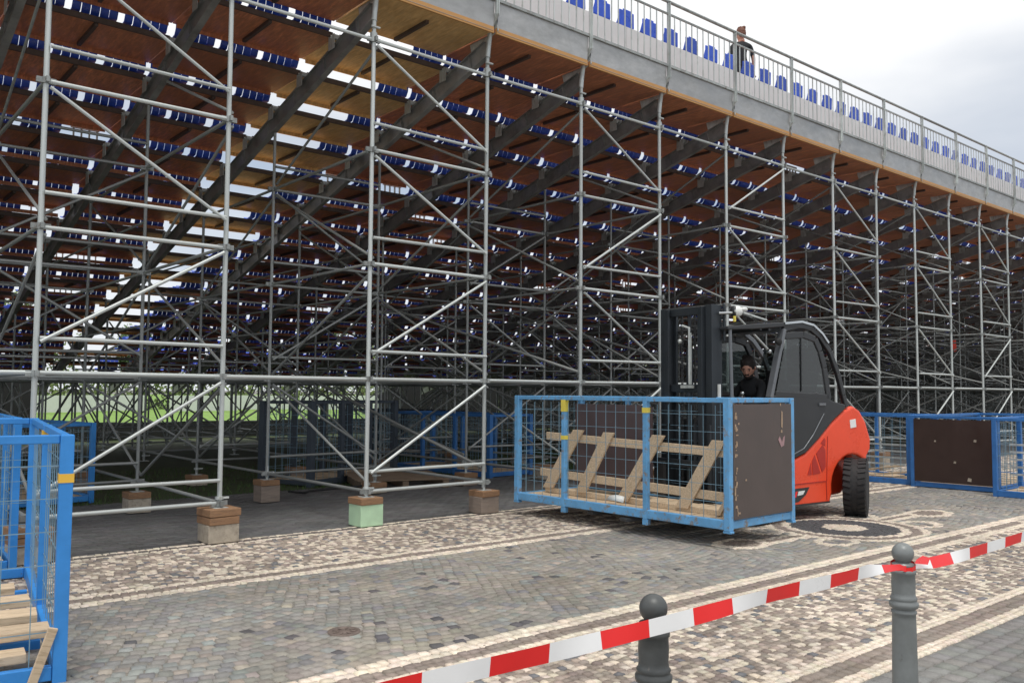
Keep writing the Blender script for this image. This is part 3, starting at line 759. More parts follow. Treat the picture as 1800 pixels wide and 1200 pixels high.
# wooden lattice standing in the lifted crate
LT = thing('wooden_lattice', 'pale wooden lattice with four slanted boards inside the lifted crate', 'wooden frame', (7.95, 0, 0))
def slant(ya, za, yb, zb, w, x=0, t=.028, nm_='slat', zcap=False):
    a_, b_ = Vector((x, ya, za)), Vector((x, yb, zb)); d = (b_ - a_).normalized()
    m = MB(); hw = w / 2
    if nm_ == 'slat':   # ends sawn level
        m.add([(x + s_ * t / 2, yy_ + q * hw / abs(d.z), zz_) for s_ in (-1, 1) for (yy_, zz_) in ((ya, za), (yb, zb)) for q in (-1, 1)],
              [(0, 1, 3, 2), (4, 6, 7, 5), (0, 4, 5, 1), (2, 3, 7, 6), (0, 2, 6, 4), (1, 5, 7, 3)])
    else: m.beam(a_, b_, t, w)
    return m.build(nm_, 'timber', LT, .003, fixn=True)
for (ya, za, yb, zb) in ((8.62, .36, 8.04, 1.15), (8.00, .35, 7.50, 1.14), (7.28, .32, 6.70, 1.14), (6.36, .33, 5.84, 1.12)): slant(ya, za, yb, zb, .155, x=-.03)
slant(8.68, 1.05, 5.64, .985, .10, nm_='rail'); slant(8.80, .56, 5.66, .50, .10, nm_='rail'); slant(8.7, .33, 5.66, .32, .06, nm_='rail')
slant(5.86, .30, 5.70, .55, .05, x=-.03)
BP = thing('plywood_sheets', 'stack of dark brown plywood sheets leaning in the lifted crate', 'plywood', (8.45, 0, .36), 0)
for i in range(3):
    o = MB().box((0, 8.02 - i * .05, .56), (.02, 1.22, 1.12 - .02 * i)).build('sheet', 'film_ply_purple', BP); o.location = (i * .035, 0, 0)
rag = MB(); rag.add([(7.72, 7.36, .34), (7.70, 7.20, .345), (7.72, 7.08, .33), (7.76, 7.10, .40), (7.75, 7.22, .41), (7.76, 7.34, .39)], [(0, 1, 4, 5), (1, 2, 3, 4)], 0, True)
rg = rag.build('rag', 'white_plastic'); tag(rg, 'scrap of white foil at the foot of a slanted board in the lifted crate', 'foil scrap')
sm_ = rg.modifiers.new('solid', 'SOLIDIFY'); sm_.thickness = .006

# ------------------------------------------------------------------ people
def skin_body(name, nodes_, edges_, mats, parent=None, matfn=None, sub=2):
    me = bpy.data.meshes.new(name + '_rig'); bm = bmesh.new(); ly = bm.verts.layers.skin.verify()
    vs = []
    for i, (p, r) in enumerate(nodes_):
        v = bm.verts.new(p); rr = r if hasattr(r, '__len__') else (r, r)
        v[ly].radius = rr; v[ly].use_root = (i == 0); vs.append(v)
    for a_, b_ in edges_: bm.edges.new((vs[a_], vs[b_]))
    bm.to_mesh(me); bm.free()
    o = bpy.data.objects.new(name + '_tmp', me); COL.objects.link(o)
    o.modifiers.new('s', 'SKIN'); sb_ = o.modifiers.new('u', 'SUBSURF'); sb_.levels = sub; sb_.render_levels = sub
    dg = bpy.context.evaluated_depsgraph_get(); m2 = bpy.data.meshes.new_from_object(o.evaluated_get(dg)); m2.name = name
    bpy.data.objects.remove(o)
    for m in mats: m2.materials.append(MAT[m])
    for p in m2.polygons:
        p.use_smooth = True; p.material_index = matfn(p.center) if matfn else 0
    return link(name, m2, parent)
def head_parts(par, c, fwd_ang, tilt, hair, beard=False, skinm='skin'):
    """face and hair on a head centred at c (radius ~.1), looking along fwd_ang"""
    T = Matrix.Translation(c) @ Matrix.Rotation(fwd_ang, 4, 'Z') @ Matrix.Rotation(tilt, 4, 'Y') @ Matrix.Scale(1.12, 4)
    m = MB(); m.ball((0, 0, .0), (.098, .078, .118), 16, 12, 0, T); m.ball((.03, 0, -.055), (.065, .055, .07), 12, 8, 0, T)
    m.ball((.104, 0, -.012), (.018, .013, .024), 8, 6, 0, T)
    for s_ in (-1, 1): m.ball((0, s_ * .08, -.01), (.02, .01, .03), 8, 6, 0, T)
    m.build('head', skinm, par)
    e_ = MB()
    for s_ in (-1, 1): e_.ball((.085, s_ * .032, .012), (.010, .011, .006), 8, 6, 0, T); e_.box((.090, s_ * .032, .034), (.010, .03, .006), 0, T)
    e_.build('eyes', 'hair_dark', par)
    MB().ball((.088, 0, -.062), (.014, .028, .008), 8, 6, 0, T).build('mouth', 'cloth_red' if not beard else 'skin', par)
    h_ = MB(); pr = [(math.sin(t_) , math.cos(t_)) for t_ in np.linspace(0, 1.75, 9)]
    h_.lathe(pr, 16, 0, (-.016, 0, .018), (.104, .088, .118), T)
    h_.ball((-.045, 0, -.01), (.068, .08, .095), 12, 8, 0, T)
    for a_ in range(14): h_.ball((-.03 + .055 * math.cos(a_ * 1.9), .042 * math.sin(a_ * 2.3), .088 + .008 * math.sin(a_ * 3.1)), .034, 8, 6, 0, T)
    h_.build('hair', hair, par)
    if beard:
        b_ = MB(); b_.ball((.042, 0, -.085), (.062, .06, .052), 12, 8, 0, T); b_.box((.096, 0, -.045), (.012, .05, .012), 0, T); b_.build('beard', hair, par)
def hand(par, w, d, side_, curl_=.5):
    """palm and five curled fingers from wrist w along direction d"""
    d = Vector(d).normalized(); s_ = d.cross(Vector((0, 0, 1)))
    if s_.length < .2: s_ = Vector((1, 0, 0))
    s_.normalize(); n_ = s_.cross(d); m = MB(); w = Vector(w)
    m.beam(w, w + d * .09, .078, .03, 0, tuple(n_))
    for i, l in enumerate((.065, .078, .072, .055)):
        b0 = w + d * .085 + s_ * (-.028 + .019 * i); b1 = b0 + (d * (1 - curl_ * .4) - n_ * curl_ * .7).normalized() * l * .55
        b2 = b1 + (d * (1 - curl_ * 1.3) - n_ * curl_ * 1.2).normalized() * l * .5
        m.tube(b0, b1, .0095, 6); m.tube(b1, b2, .009, 6, r2=.007); m.ball(b1, .0095, 6, 4)
    t0 = w + d * .03 + s_ * side_ * .038; t1 = t0 + (d + s_ * side_ * .8).normalized() * .035; m.tube(t0, t1, .011, 6); m.tube(t1, t1 + (d - n_ * .4).normalized() * .03, .0105, 6, r2=.008)
    m.build('hand', 'skin', par)

# man standing on the back row, seen from behind and a little from the side
PM = thing('person', 'person in a dark T-shirt with auburn hair standing on top of the stand', 'person', (14.98, 10.42, TOPZ - .015), math.radians(52))
def Ln(*a): return [tuple(map(float, q)) for q in a]
nodes_ = [((0, 0, .95), (.15, .12)), ((0, 0, 1.12), (.14, .105)), ((0, 0, 1.30), (.17, .12)), ((0, 0, 1.42), (.15, .10)), ((.01, 0, 1.50), (.06, .06)), ((.02, 0, 1.58), (.055, .055)),
          ((0, .19, 1.41), (.06, .06)), ((-.02, .25, 1.15), (.045, .045)), ((.03, .27, .92), (.03, .03)),
          ((0, -.19, 1.41), (.06, .06)), ((-.02, -.25, 1.15), (.045, .045)), ((.03, -.27, .92), (.03, .03)),
          ((0, .10, .86), (.095, .10)), ((.01, .11, .48), (.06, .065)), ((-.02, .11, .09), (.042, .045)), ((.12, .12, .04), (.04, .035)),
          ((0, -.10, .86), (.095, .10)), ((.01, -.11, .48), (.06, .065)), ((-.02, -.11, .09), (.042, .045)), ((.12, -.12, .04), (.04, .035))]
ed = [(0, 1), (1, 2), (2, 3), (3, 4), (4, 5), (3, 6), (6, 7), (7, 8), (3, 9), (9, 10), (10, 11), (0, 12), (12, 13), (13, 14), (14, 15), (0, 16), (16, 17), (17, 18), (18, 19)]
skin_body('body', nodes_, ed, ['skin', 'cloth_black'], PM, lambda c: 0 if (c.z > 1.49 or (abs(c.y) > .215 and c.z < 1.2)) else 1)
head_parts(PM, (.03, 0, 1.68), .2, .25, 'hair_auburn')
hand(PM, (.03, .27, .92), (.15, .02, -1), -1); hand(PM, (.03, -.27, .92), (.15, -.02, -1), 1)

# ------------------------------------------------------------------ forklift
FA = math.radians(9)
FK = thing('forklift', 'red forklift with black cab carrying the blue crate', 'forklift', (9.45, 6.92, 0), PI - FA)
HW = .62
def fpart(name, poly, y0, y1, m, bevel=.02, seg=2, par=None): return MB().prism(poly, y0, y1).build(name, m, par or FK, bevel, seg, fixn=True)
# red bodywork: side profile with the wheel arch
arch = [(-1.80 + .42 * math.cos(t_), .40 + .42 * math.sin(t_)) for t_ in np.linspace(-.42, 2.35, 12)]
red = [(-.40, .18), (-1.34, .20)] + arch[1:] + [(-2.12, .80), (-2.19, .88), (-2.20, 1.02), (-2.10, 1.26), (-1.98, 1.41), (-1.84, 1.48), (-1.66, 1.42), (-1.40, 1.26), (-1.12, 1.04), (-.86, .86), (-.60, .78), (-.40, .76)]
for s_ in (-1, 1): fpart('side_panel', red, s_ * HW, s_ * (HW - .30), 'truck_red', .035, 3)
fpart('counterweight', [(-1.45, .22), (-1.95, .25), (-2.14, .40), (-2.20, .90), (-2.16, 1.20), (-2.02, 1.42), (-1.86, 1.50), (-1.60, 1.42), (-1.45, 1.30)], -HW + .301, HW - .301, 'truck_red', .05, 3)
fpart('chassis', [(.25, .18), (-1.45, .18), (-1.45, .95), (-.9, .82), (.25, .75)], -HW + .302, HW - .302, 'truck_black', .02)
# pressed line, door joint and vents on the red panel
for s_ in (1,):
    ys = s_ * (HW + .002)
    g = MB(); g.beam((-.44, ys, .47), (-1.25, ys, .49), .008, .014); g.beam((-1.26, ys, .49), (-1.27, ys, .24), .008, .012); g.beam((-1.27, ys, .49), (-1.30, ys, 1.08), .008, .010); g.build('panel_gap', 'truck_red_vent', FK)
    for poly in ([(-.90, .585), (-.98, .585), (-.965, .74)], [(-1.0, .585), (-1.15, .60), (-1.04, .84), (-.985, .76)], [(-1.18, .61), (-1.255, .68), (-1.25, .90), (-1.20, .97), (-1.07, .86)], [(-1.16, .99), (-1.25, .95), (-1.255, 1.03), (-1.235, 1.06)]):
        MB().prism(poly, ys - .01, ys + .003).build('vent', 'truck_red_vent', FK, fixn=True)
    fpart('emblem', [(-.42, .22), (-.72, .25), (-.86, .335), (-.93, .43), (-.42, .41)], ys - .01, ys + .004, 'truck_black', 0)
    e1 = MB(); e1.prism([(-.42, .29), (-.60, .30), (-.63, .38), (-.42, .38)], ys, ys + .008); e1.prism([(-.70, .33), (-.80, .34), (-.84, .39), (-.72, .385)], ys, ys + .008); e1.build('emblem_mark', 'white_plastic', FK, fixn=True)
    MB().prism([(-.64, .31), (-.67, .31), (-.70, .385), (-.67, .385)], ys, ys + .009).build('emblem_stroke', 'tape_red', FK, fixn=True)
    MB().box((-1.82, ys + .001, 1.24), (.12, .006, .11), R=Matrix.Rotation(.12, 3, 'Y')).build('sticker', 'white_plastic', FK)
# black cab body and sill
fpart('cab_base', [(.34, .60), (-.60, .79), (-.86, .87), (-1.12, 1.05), (-1.40, 1.28), (-1.66, 1.44), (-1.66, 1.50), (-1.42, 1.54), (-1.1, 1.66), (-.28, 1.62), (-.10, 1.28), (.10, 1.10), (.34, 1.05)], HW - .05, HW + .012, 'truck_black', .015)
fpart('cab_base', [(.34, .60), (-.60, .79), (-.86, .87), (-1.12, 1.05), (-1.40, 1.28), (-1.66, 1.44), (-1.66, 1.50), (-1.42, 1.54), (-1.1, 1.66), (-.28, 1.62), (-.10, 1.28), (.10, 1.10), (.34, 1.05)], -HW - .012, -HW + .05, 'truck_black', .015)
fpart('engine_hood', [(.2, .74), (-.45, .80), (-.50, 1.0), (-1.1, 1.22), (-1.55, 1.40), (-1.45, .95), (-.9, .82)], -HW + .06, HW - .06, 'truck_black', .03)
gl = MB(); gl.path([(-.62, HW + .016, .86), (-.82, HW + .016, .93), (-1.0, HW + .016, 1.10), (-1.22, HW + .016, 1.38)], .008, 6); gl.build('door_seam', 'truck_grey', FK)
MB().box((-1.18, HW + .022, 1.50), (.13, .022, .035)).build('door_handle', 'truck_grey', FK, .006)
MB().prism([(-.40, .19), (-1.33, .205), (-1.33, .225), (-.40, .215)], HW + .0015, HW + .004).build('sill_strip', 'truck_black', FK, fixn=True)
# cab posts and roof
for s_ in (-1, 1):
    y_ = s_ * (HW - .03)
    m = MB(); m.beam((-.24, y_, 1.58), (-.50, y_, 2.47), .05, .10, upv=(0, 1, 0)); m.build('front_pillar', 'truck_grey', FK, .012)
    m = MB(); P_ = [(-.50, 2.47), (-.80, 2.53), (-1.02, 2.50), (-1.20, 2.40), (-1.40, 2.20), (-1.55, 1.92), (-1.66, 1.62), (-1.72, 1.46)]
    for (a0, b0), (a1, b1) in zip(P_[:-1], P_[1:]): m.beam((a0, y_, b0), (a1, y_, b1), .055, .07)
    m.build('roof_hoop', 'truck_grey' if s_ < 0 else 'truck_black', FK, .01)
    m = MB(); P_ = [(-.50, 2.38), (-.85, 2.41), (-1.08, 2.36), (-1.18, 2.20), (-1.26, 1.98), (-1.34, 1.56)]
    for (a0, b0), (a1, b1) in zip(P_[:-1], P_[1:]): m.beam((a0, y_ + s_ * .02, b0), (a1, y_ + s_ * .02, b1), .045, .09)
    m.beam((-.31, y_ + s_ * .02, 1.64), (-1.33, y_ + s_ * .02, 1.60), .045, .07); m.beam((-1.20, y_ + s_ * .02, 2.16), (-1.31, y_ + s_ * .02, 1.62), .04, .05)
    dr = m.build('door_frame', 'truck_black', FK, .012)
    MB().prism([(-.33, 1.64), (-.54, 2.40), (-.85, 2.41), (-1.08, 2.36), (-1.18, 2.20), (-1.30, 1.62)], y_ + s_ * .022, y_ + s_ * .028).build('door_window', 'glass', dr, fixn=True)
    MB().box((-.80, y_ + s_ * .036, 2.02), (.012, .012, .70)).build('window_divider', 'truck_black', dr)
    MB().tube((.40, y_, 1.0), (.44, y_, 2.44), .022, 8).build('front_post', 'truck_grey', FK)
m = MB(); m.prism([(.50, 2.42), (.50, 2.46), (.1, 2.51), (-.5, 2.56), (-.85, 2.575), (-1.08, 2.53), (-1.06, 2.48), (-.5, 2.50), (0, 2.45)], -HW + .0, HW - .0)
rf = m.build('roof', 'truck_black', FK, .012, fixn=True)
m = MB(); P_ = [(-.50, 2.545), (-.82, 2.58), (-1.05, 2.545), (-1.22, 2.44), (-1.34, 2.32)]
for (a0, b0), (a1, b1) in zip(P_[:-1], P_[1:]): m.beam((a0, HW + .006, b0), (a1, HW + .006, b1), .02, .028)
m.build('roof_trim', 'chrome', FK)
for i in range(5): MB().box((.38 - i * .16, 0, 2.455), (.035, HW * 1.9, .03)).build('roof_bar', 'truck_black', FK)
MB().box((-1.28, 0, 1.95), (.006, HW * 1.7, .66), R=Matrix.Rotation(-.28, 3, 'Y')).build('rear_window', 'glass', FK)
# controls, seat
m = MB(); m.box((-.72, 0, 1.12), (.46, .46, .14)); m.box((-.93, 0, 1.50), (.12, .44, .66), R=Matrix.Rotation(-.15, 3, 'Y')); m.box((-.98, 0, 1.88), (.08, .24, .16)); m.build('driver_seat', 'rubber', FK, .03)
m = MB(); m.tube((.10, 0, 1.05), (-.10, 0, 1.38), .035, 8)
for i in range(16):
    a0, a1 = i * PI / 8, (i + 1) * PI / 8
    f_ = lambda a_: Vector((-.12 - .06 * math.sin(a_), .17 * math.cos(a_), 1.41 + .16 * math.sin(a_)))
    m.tube(f_(a0), f_(a1), .013, 6)
m.build('steering_wheel', 'rubber', FK)
MB().box((.22, 0, 1.12), (.14, 1.0, .36)).build('dashboard', 'truck_black', FK, .03)
m = MB(); m.path([(-.05, .30, 1.2), (-.02, .34, 1.62)], .012, 6); m.ball((-.02, .34, 1.64), .03, 8, 6); m.path([(.02, .24, 1.2), (.06, .27, 1.60)], .012, 6); m.build('lever', 'chrome', FK)
# mast
MXL = .48
for s_ in (-1, 1):
    for (xo, yo, w, zt, nme) in ((MXL, .42, .11, 2.74, 'outer_mast_rail'), (MXL + .05, .31, .08, 2.72, 'inner_mast_rail')):
        m = MB(); m.box((xo, s_ * yo, (zt + .12) / 2), (.035, w, zt - .12)); m.box((xo + .07, s_ * (yo + w / 2 - .01), (zt + .12) / 2), (.14, .022, zt - .12)); m.box((xo + .14, s_ * yo, (zt + .12) / 2), (.03, w, zt - .12))
        m.build(nme, 'mast_grey', FK, .004)
for z_, h_ in ((2.68, .10), (1.70, .10), (.35, .14)): MB().box((MXL + .12, 0, z_), (.05, .9, h_)).build('mast_crossbar', 'mast_grey', FK, .006)
MB().tube((MXL + .1, .02, .3), (MXL + .1, .02, 2.2), .045, 10).tube((MXL + .1, .02, 2.2), (MXL + .1, .02, 2.66), .022, 8).build('lift_cylinder', 'mast_grey', FK)
m = MB(); m.path([(MXL + .18, .10, 1.75), (MXL + .18, .10, 2.46), (MXL + .18, -.03, 2.50)], .016, 6); m.path([(MXL + .18, .13, 1.75), (MXL + .18, .13, 2.40)], .010, 6); m.ball((MXL + .19, -.06, 2.30), .03, 8, 6); m.box((MXL + .19, .07, 1.72), (.03, .22, .04)); m.build('hydraulic_hose', 'galvanised', FK)
m = MB()
for y_ in (-.12, .12):
    for i in range(46): m.box((MXL + .10, y_, .5 + i * .048), (.02, .035 if i % 2 else .022, .04))
m.build('lift_chain', 'dark_steel', FK)
m = MB(); m.box((MXL + .22, 0, .38), (.05, 1.15, .10)); m.box((MXL + .22, 0, .75), (.05, 1.15, .09))
for y_ in (-.5, -.25, .25, .5): m.box((MXL + .225, y_, .8), (.03, .035, .9))
m.build('fork_carriage', 'mast_grey', FK)
for s_ in (-1, 1):
    m = MB(); m.box((MXL + .275, s_ * .32, .45), (.045, .12, .62)); m.box((MXL + .85, s_ * .32, .168), (1.15, .12, .035)); m.build('fork', 'dark_steel', FK, .004)
m = MB(); m.box((MXL - .03, .50, 2.52), (.03, .02, .46), R=Matrix.Rotation(0, 3, 'Y')); m.build('mast_bracket', 'mast_grey', FK)
MB().box((MXL + .06, .50, 1.64), (.02, .035, .22)).build('label_strip', 'white_plastic', FK)
# work lamp with arm above the roof
m = MB(); m.tube((.54, .50, 2.63), (.36, .56, 2.64), .018, 8); m.build('lamp_arm', 'chrome', FK)
m = MB(); m.ball((.30, .58, 2.66), (.075, .06, .068), 14, 10, 0); m.lathe([(.028, 0), (.05, .01), (.058, .03), (.04, .05)], 14, 0, (.22, .6, 2.66)); m.build('work_lamp', 'white_plastic', FK)
m = MB(); m.ball((.345, .56, 2.66), (.035, .06, .07), 12, 8); m.build('lamp_housing', 'truck_black', FK)
m = MB(); m.tube((.25, .56, 2.66), (-.30, .50, 2.58), .016, 8); m.tube((.2, .52, 2.66), (-.25, .30, 2.63), .010, 8); m.build('lamp_stay', 'galvanised', FK)
MB().box((.38, .61, 2.56), (.03, .02, .07)).build('indicator', 'yellow_tape', FK)
m = MB(); m.ball((-.33, HW - .10, 2.18), (.03, .035, .035), 10, 8); m.build('cab_lamp', 'chrome', FK)
m = MB(); m.ball((-.36, HW + .03, 2.30), (.05, .03, .05), 10, 8); m.build('hinge', 'rubber', FK)
# wheels
def wheel(x, y, r, w, steer, name='wheel'):
    t = bpy.data.objects.new(name, None); COL.objects.link(t); t.parent = FK; t.location = (x, y, r); t.rotation_euler = (0, 0, steer)
    m = MB(); pr = [(r * .62, -w / 2), (r * .90, -w / 2), (r * .975, -w * .42), (r * .992, -w * .2), (r * .992, w * .2), (r * .975, w * .42), (r * .90, w / 2), (r * .62, w / 2)]
    m.lathe(pr, 36, 0, T=Matrix.Rotation(PI / 2, 4, 'X'))
    for i in range(30):
        a_ = i * 2 * PI / 30
        for s_ in (-1, 1): m.box((r * .988 * math.cos(a_ + s_ * .05), s_ * w * .30, r * .988 * math.sin(a_ + s_ * .05)), (.024, w * .34, .05), R=Matrix.Rotation(-a_, 3, 'Y') @ Matrix.Rotation(s_ * .25, 3, 'X'))
    m.build('tyre', 'rubber', t)
    m = MB(); m.lathe([(0, -w * .3), (r * .3, -w * .32), (r * .62, -w * .45), (r * .62, w * .45), (r * .3, w * .32), (0, w * .3)], 24, 0, T=Matrix.Rotation(PI / 2, 4, 'X')); m.build('rim', 'truck_grey', t)
wheel(-1.83, HW + .03, .385, .29, math.radians(33)); wheel(-1.80, -HW + .10, .37, .29, math.radians(33))
wheel(0, HW - .08, .42, .30, 0); wheel(0, -HW + .08, .42, .30, 0)
for s_ in (-1, 1):
    m = MB(); P_ = [(.48 * math.cos(t_), .42 + .48 * math.sin(t_)) for t_ in np.linspace(-.1, 2.9, 12)]
    for (a0, b0), (a1, b1) in zip(P_[:-1], P_[1:]): m.beam((a0, s_ * (HW - .08), b0), (a1, s_ * (HW - .08), b1), .32, .02)
    m.build('fender', 'truck_black', FK)
# driver, leaning forward towards the left side
DV = thing('person', 'bearded forklift driver in black leaning forward in the cab', 'person', FK.location, PI - FA)
nodes_ = [((-.70, 0, 1.30), (.15, .15)), ((-.64, .02, 1.48), (.14, .15)), ((-.54, .05, 1.68), (.14, .17)), ((-.49, .07, 1.78), (.10, .12)), ((-.45, .08, 1.85), (.055, .055)), ((-.42, .09, 1.90), (.05, .05)),
          ((-.48, .26, 1.75), (.06, .06)), ((-.34, .32, 1.50), (.045, .045)), ((-.16, .20, 1.48), (.03, .03)),
          ((-.50, -.14, 1.75), (.06, .06)), ((-.36, -.22, 1.50), (.045, .045)), ((-.16, -.14, 1.50), (.03, .03)),
          ((-.62, .12, 1.27), (.09, .09)), ((-.25, .16, 1.30), (.065, .065)), ((-.12, .16, .92), (.045, .045)), ((0, .16, .86), (.04, .035)),
          ((-.62, -.12, 1.27), (.09, .09)), ((-.25, -.16, 1.30), (.065, .065)), ((-.12, -.16, .92), (.045, .045)), ((0, -.16, .86), (.04, .035))]
skin_body('body', nodes_, ed, ['skin', 'cloth_black'], DV, lambda c: 0 if (c.z > 1.87) else 1)
head_parts(DV, (-.36, .12, 1.985), .55, .62, 'hair_dark', beard=True)
hand(DV, (-.17, .20, 1.48), (1, -.1, .1), 1, .8); hand(DV, (-.17, -.14, 1.50), (1, .1, .1), -1, .8)

# red jacket hanging on an inner tube, far right
m = MB(); Jx, Jy, Jz = 28.42, 11.98, 3.38
for i in range(5): m.add([(Jx + .05 * i, Jy - .02 * (i % 2), Jz), (Jx + .05 * (i + 1), Jy - .02 * ((i + 1) % 2), Jz), (Jx + .05 * (i + 1) + .01, Jy - .03 * ((i + 1) % 2), Jz - .34 - .03 * (i % 3)), (Jx + .05 * i, Jy - .03 * (i % 2), Jz - .34 - .03 * ((i + 2) % 3))], [(0, 1, 2, 3)], 0, True)
m.add([(Jx - .06, Jy, Jz - .04), (Jx, Jy - .02, Jz), (Jx, Jy - .02, Jz - .2), (Jx - .05, Jy, Jz - .25)], [(0, 1, 2, 3)], 0, True)
o = m.build('jacket', 'cloth_red'); sl_ = o.modifiers.new('s', 'SOLIDIFY'); sl_.thickness = .02
tag(o, 'small red jacket hanging inside the scaffold at the far right', 'jacket')

# ------------------------------------------------------------------ bollards and tape
def bollard(x, y, m, label, h=1.0):
    t = thing('bollard', label, 'bollard', (x, y, 0), 0, 'ball topped bollards')
    pr = [(.085, 0), (.085, .05), (.070, .09), (.060, .12), (.0545, .20), (.052, .45), (.0485, .68), (.0485, .70), (.052, .703), (.052, .712), (.047, .716), (.047, .722), (.057, .728), (.060, .737), (.060, .747), (.053, .754), (.053, .760), (.056, .766), (.050, .774), (.0475, .79), (.0495, .83), (.0475, .868),
          (.052, .872), (.053, .884), (.048, .890), (.040, .894), (.047, .905), (.046, .913), (.030, .918), (.026, .925), (.0, .925)]
    MB().lathe(pr, 32).build('shaft', m, t)
    MB().ball((0, 0, .957), .0455, 28, 18).build('ball', m, t)
bollard(3.76, 1.81, 'bollard_grey', 'mid grey ball topped bollard on the right with tape knotted round its neck')
bollard(2.17, 1.86, 'bollard_dark', 'darker ball topped bollard behind the tape, cut by the lower edge')
bollard(5.35, 1.81, 'bollard_grey', 'ball topped bollard out at the right'); bollard(.58, 1.86, 'bollard_dark', 'ball topped bollard out at the left')
TPE = thing('barrier_tape', 'red and white striped barrier tape stretched between the bollards', 'tape', (0, 0, 0))
def tp(x):
    z = .930 - .0 + .012 * ((x - 2.4) / 1.2) ** 2 * .6
    y = 1.78
    tw = 0.
    if x > 3.38: q = min(1, (x - 3.38) / .34); z = z * (1 - q) + .905 * q; tw = .25 * math.sin(q * PI) 
    if x > 3.7: y = 1.775; z = .898 + .0; 
    if x > 3.82: q = (x - 3.82) / 1.5; z = .897 + .012 * q - .02 * math.sin(q * PI) * .3; tw = .35 * max(0, 1 - q * 1.5)
    return y + .004 * math.sin(x * 7.3), z + .003 * math.sin(x * 5.1 + 1), tw + .16 * math.sin(x * 3.7) + .1 * math.sin(x * 11)
xs = [x for x in np.arange(.3, 5.6, .035)]
cur = {}
for x in xs:
    i = math.floor((x - 1.431) / .2095); cur.setdefault(i, []).append(x)
seg_edges = [1.431 + .2095 * i for i in range(-5, 20)]
for i, (a0, a1) in enumerate(zip(seg_edges[:-1], seg_edges[1:])):
    if a1 < .5 or a0 > 5.5: continue
    m = MB(); vs = []; n = 8
    for q in range(n + 1):
        x = a0 + (a1 - a0) * q / n; y, z, tw = tp(x); hw_ = .0265 * (1 if (x < 3.40 or x > 3.95) else .42 + .58 * min(1, (abs(x - 3.76) / (.36 if x < 3.76 else .19)) ** 2)) * (1 + .03 * math.sin(x * 9))
        vs += [(x, y - math.sin(tw) * hw_, z - math.cos(tw) * hw_), (x, y + math.sin(tw) * hw_ * .8, z + math.cos(tw) * hw_)]
    m.add(vs, [(2 * q, 2 * q + 2, 2 * q + 3, 2 * q + 1) for q in range(n)], 0, True)
    col = 'red' if (i - 5) % 2 == 0 else 'white'
    m.build(col + '_stripe', 'tape_' + col, TPE)
# knot round the neck
m = MB()
for i in range(10):
    a0, a1 = i * 2 * PI / 10, (i + 1) * 2 * PI / 10
    m.add([(3.76 + .051 * math.cos(a), 1.81 + .051 * math.sin(a), .893 + dz + .012 * math.sin(a + 1)) for a in (a0, a1) for dz in (0, .022)], [(0, 2, 3, 1)], 0, True)
m.build('knot', 'tape_red', TPE)
m = MB(); m.add([(3.74, 1.750, .925), (3.86, 1.748, .905), (3.90, 1.755, .928), (3.84, 1.760, .945), (3.78, 1.76, .935)], [(0, 1, 2, 3, 4)], 0, True); m.build('knot_end', 'tape_red', TPE)

# ------------------------------------------------------------------ beyond the stand
o = MB().box((30, 29.2, .27), (90, .12, .54)).build('low_barrier', 'dark_board'); tag(o, 'low dark barrier along the front of the stand', 'barrier')
for i in [-6, -5] + list(range(22)):  # added dark panels, put up to block the bright lawn strip
    o = MB().box((0, 0, 1.2), (2.9, .03, 2.4)).box((-1.45, 0, 1.25), (.06, .06, 2.5)).build('added_screen', 'dark_board'); o.location = (19.0 + i * 2.95, 28.6 + .03 * (i % 2), 0)
    tag(o, 'added dark panel hiding the bright lawn beyond the stand', 'added screen', 'added dark panels hiding the bright lawn')
hv, hf = [], []
for i in range(16000):
    p = Vector((random.uniform(-8, 110), 72 + random.gauss(0, .7), random.uniform(0, 2.6 + .5 * math.sin(i * .37)))); q_ = random.uniform(.12, .25)
    d1 = Vector((random.uniform(-1, 1), random.uniform(-1, 1), random.uniform(-1, 1))).normalized() * q_; d2 = d1.orthogonal().normalized() * q_ * .7
    k_ = len(hv); hv += [p - d1, p + d2, p + d1, p - d2]; hf.append((k_, k_ + 1, k_ + 2, k_ + 3))
mb = MB(); mb.add(hv, hf); tag(mb.build('hedge', 'leaf_pale'), 'long pale green hedge far behind the lawn', 'hedge')
for i in range(16):
    x = 2 + i * 5.2 + (i % 3) * .5; y = 62 + 3 * (i % 2)
    o = MB().box((0, 0, .62), (4.9, .08, 1.1)).box((-2.3, 0, .5), (.08, .12, 1.0)).box((2.3, 0, .5), (.08, .12, 1.0)).build('hoarding', 'hoarding_white'); o.location = (x, y, 0)
    tag(o, 'white hoarding panel standing across the lawn beyond the stand', 'hoarding', 'white hoardings beyond the lawn')
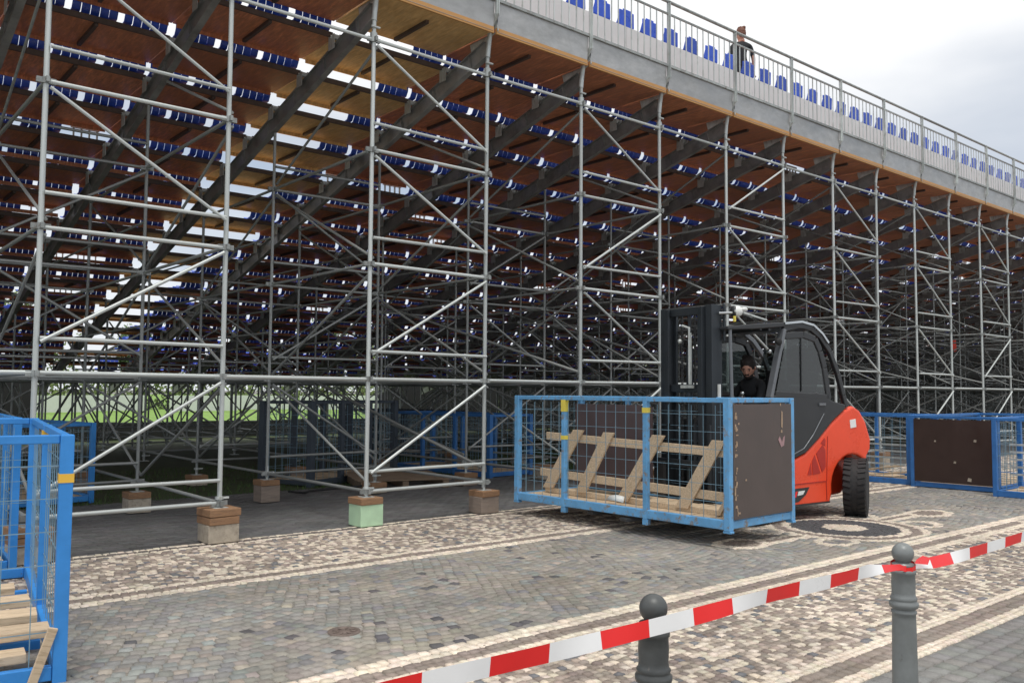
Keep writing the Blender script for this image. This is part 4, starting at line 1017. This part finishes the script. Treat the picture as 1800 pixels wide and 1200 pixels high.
def tree(x, y, h, m, label, seed):
    r_ = random.Random(seed); t = thing('tree', label, 'tree', (x, y, 0), 0, 'trees beyond the lawn')
    tr = MB(); tr.tube((0, 0, -.2), (0, 0, h * .45), .22, 8, r2=.13)
    for i in range(6):
        a_ = i * 1.1; tr.tube((0, 0, h * (.28 + .03 * i)), (math.cos(a_) * h * .22, math.sin(a_) * h * .22, h * (.55 + .04 * i)), .08, 6, r2=.03)
    tr.build('trunk', 'bark', t)
    cr_ = []; fs = []
    for c_ in range(26):
        a_ = r_.uniform(0, 2 * PI); q = r_.random() ** .5 * h * .34; cz = h * (.35 + .6 * r_.random()); rr = h * .13 * r_.uniform(.7, 1.3); q *= 1 - .5 * abs(cz / h - .6)
        for l_ in range(60):
            p = Vector((q * math.cos(a_) + r_.gauss(0, rr * .6), q * math.sin(a_) + r_.gauss(0, rr * .6), cz + r_.gauss(0, rr * .5))); s_ = r_.uniform(.12, .26)
            d1 = Vector((r_.uniform(-1, 1), r_.uniform(-1, 1), r_.uniform(-1, 1))).normalized() * s_; d2 = d1.orthogonal().normalized() * s_ * .6
            k_ = len(cr_); cr_ += [p - d1, p + d2, p + d1, p - d2]; fs.append((k_, k_ + 1, k_ + 2, k_ + 3))
    mb = MB(); mb.add(cr_, fs); mb.build('crown', m, t)
for i in range(14):
    tree(-2 + i * 8.5 + random.uniform(-2, 2), 78 + random.uniform(-5, 8), random.uniform(6.5, 9.5), 'leaf' if i % 2 else 'leaf_pale', ('dark' if i % 2 else 'pale') + ' green bushy tree far beyond the lawn', i)
# grass tufts where the paving gives way to lawn
gv, gf_ = [], []
for i in range(9000):
    x = random.uniform(0, 22); y = 13.15 + random.random() ** 1.5 * 5; a_ = random.uniform(0, PI); h_ = random.uniform(.03, .09); w_ = .008
    k_ = len(gv); gv += [(x - w_ * math.cos(a_), y - w_ * math.sin(a_), -.004), (x + w_ * math.cos(a_), y + w_ * math.sin(a_), -.004), (x + random.uniform(-.03, .03), y + random.uniform(-.03, .03), h_)]; gf_.append((k_, k_ + 1, k_ + 2))
mb = MB(); mb.add(gv, gf_); o = mb.build('grass', 'grass_blade'); tag(o, kind='stuff')
# stair tower deep in the stand at the left
ST = thing('scaffold_stair', 'dark steel stair between the posts behind the near crate', 'stairs', (1.2, 15.2, 0), 0)
for s_ in (0, .9): MB().beam((s_, 0, .1), (s_, 3.6, 2.9), .04, .16).build('stringer', 'galvanised_old', ST)
for i in range(13): MB().box((.45, .25 + i * .27, .28 + i * .21), (.86, .24, .03)).build('tread', 'dark_steel', ST)
for s_ in (0, .9): MB().path([(s_, 0, 1.0), (s_, 3.6, 3.8)], .02, 6).build('handrail', 'galvanised_old', ST)
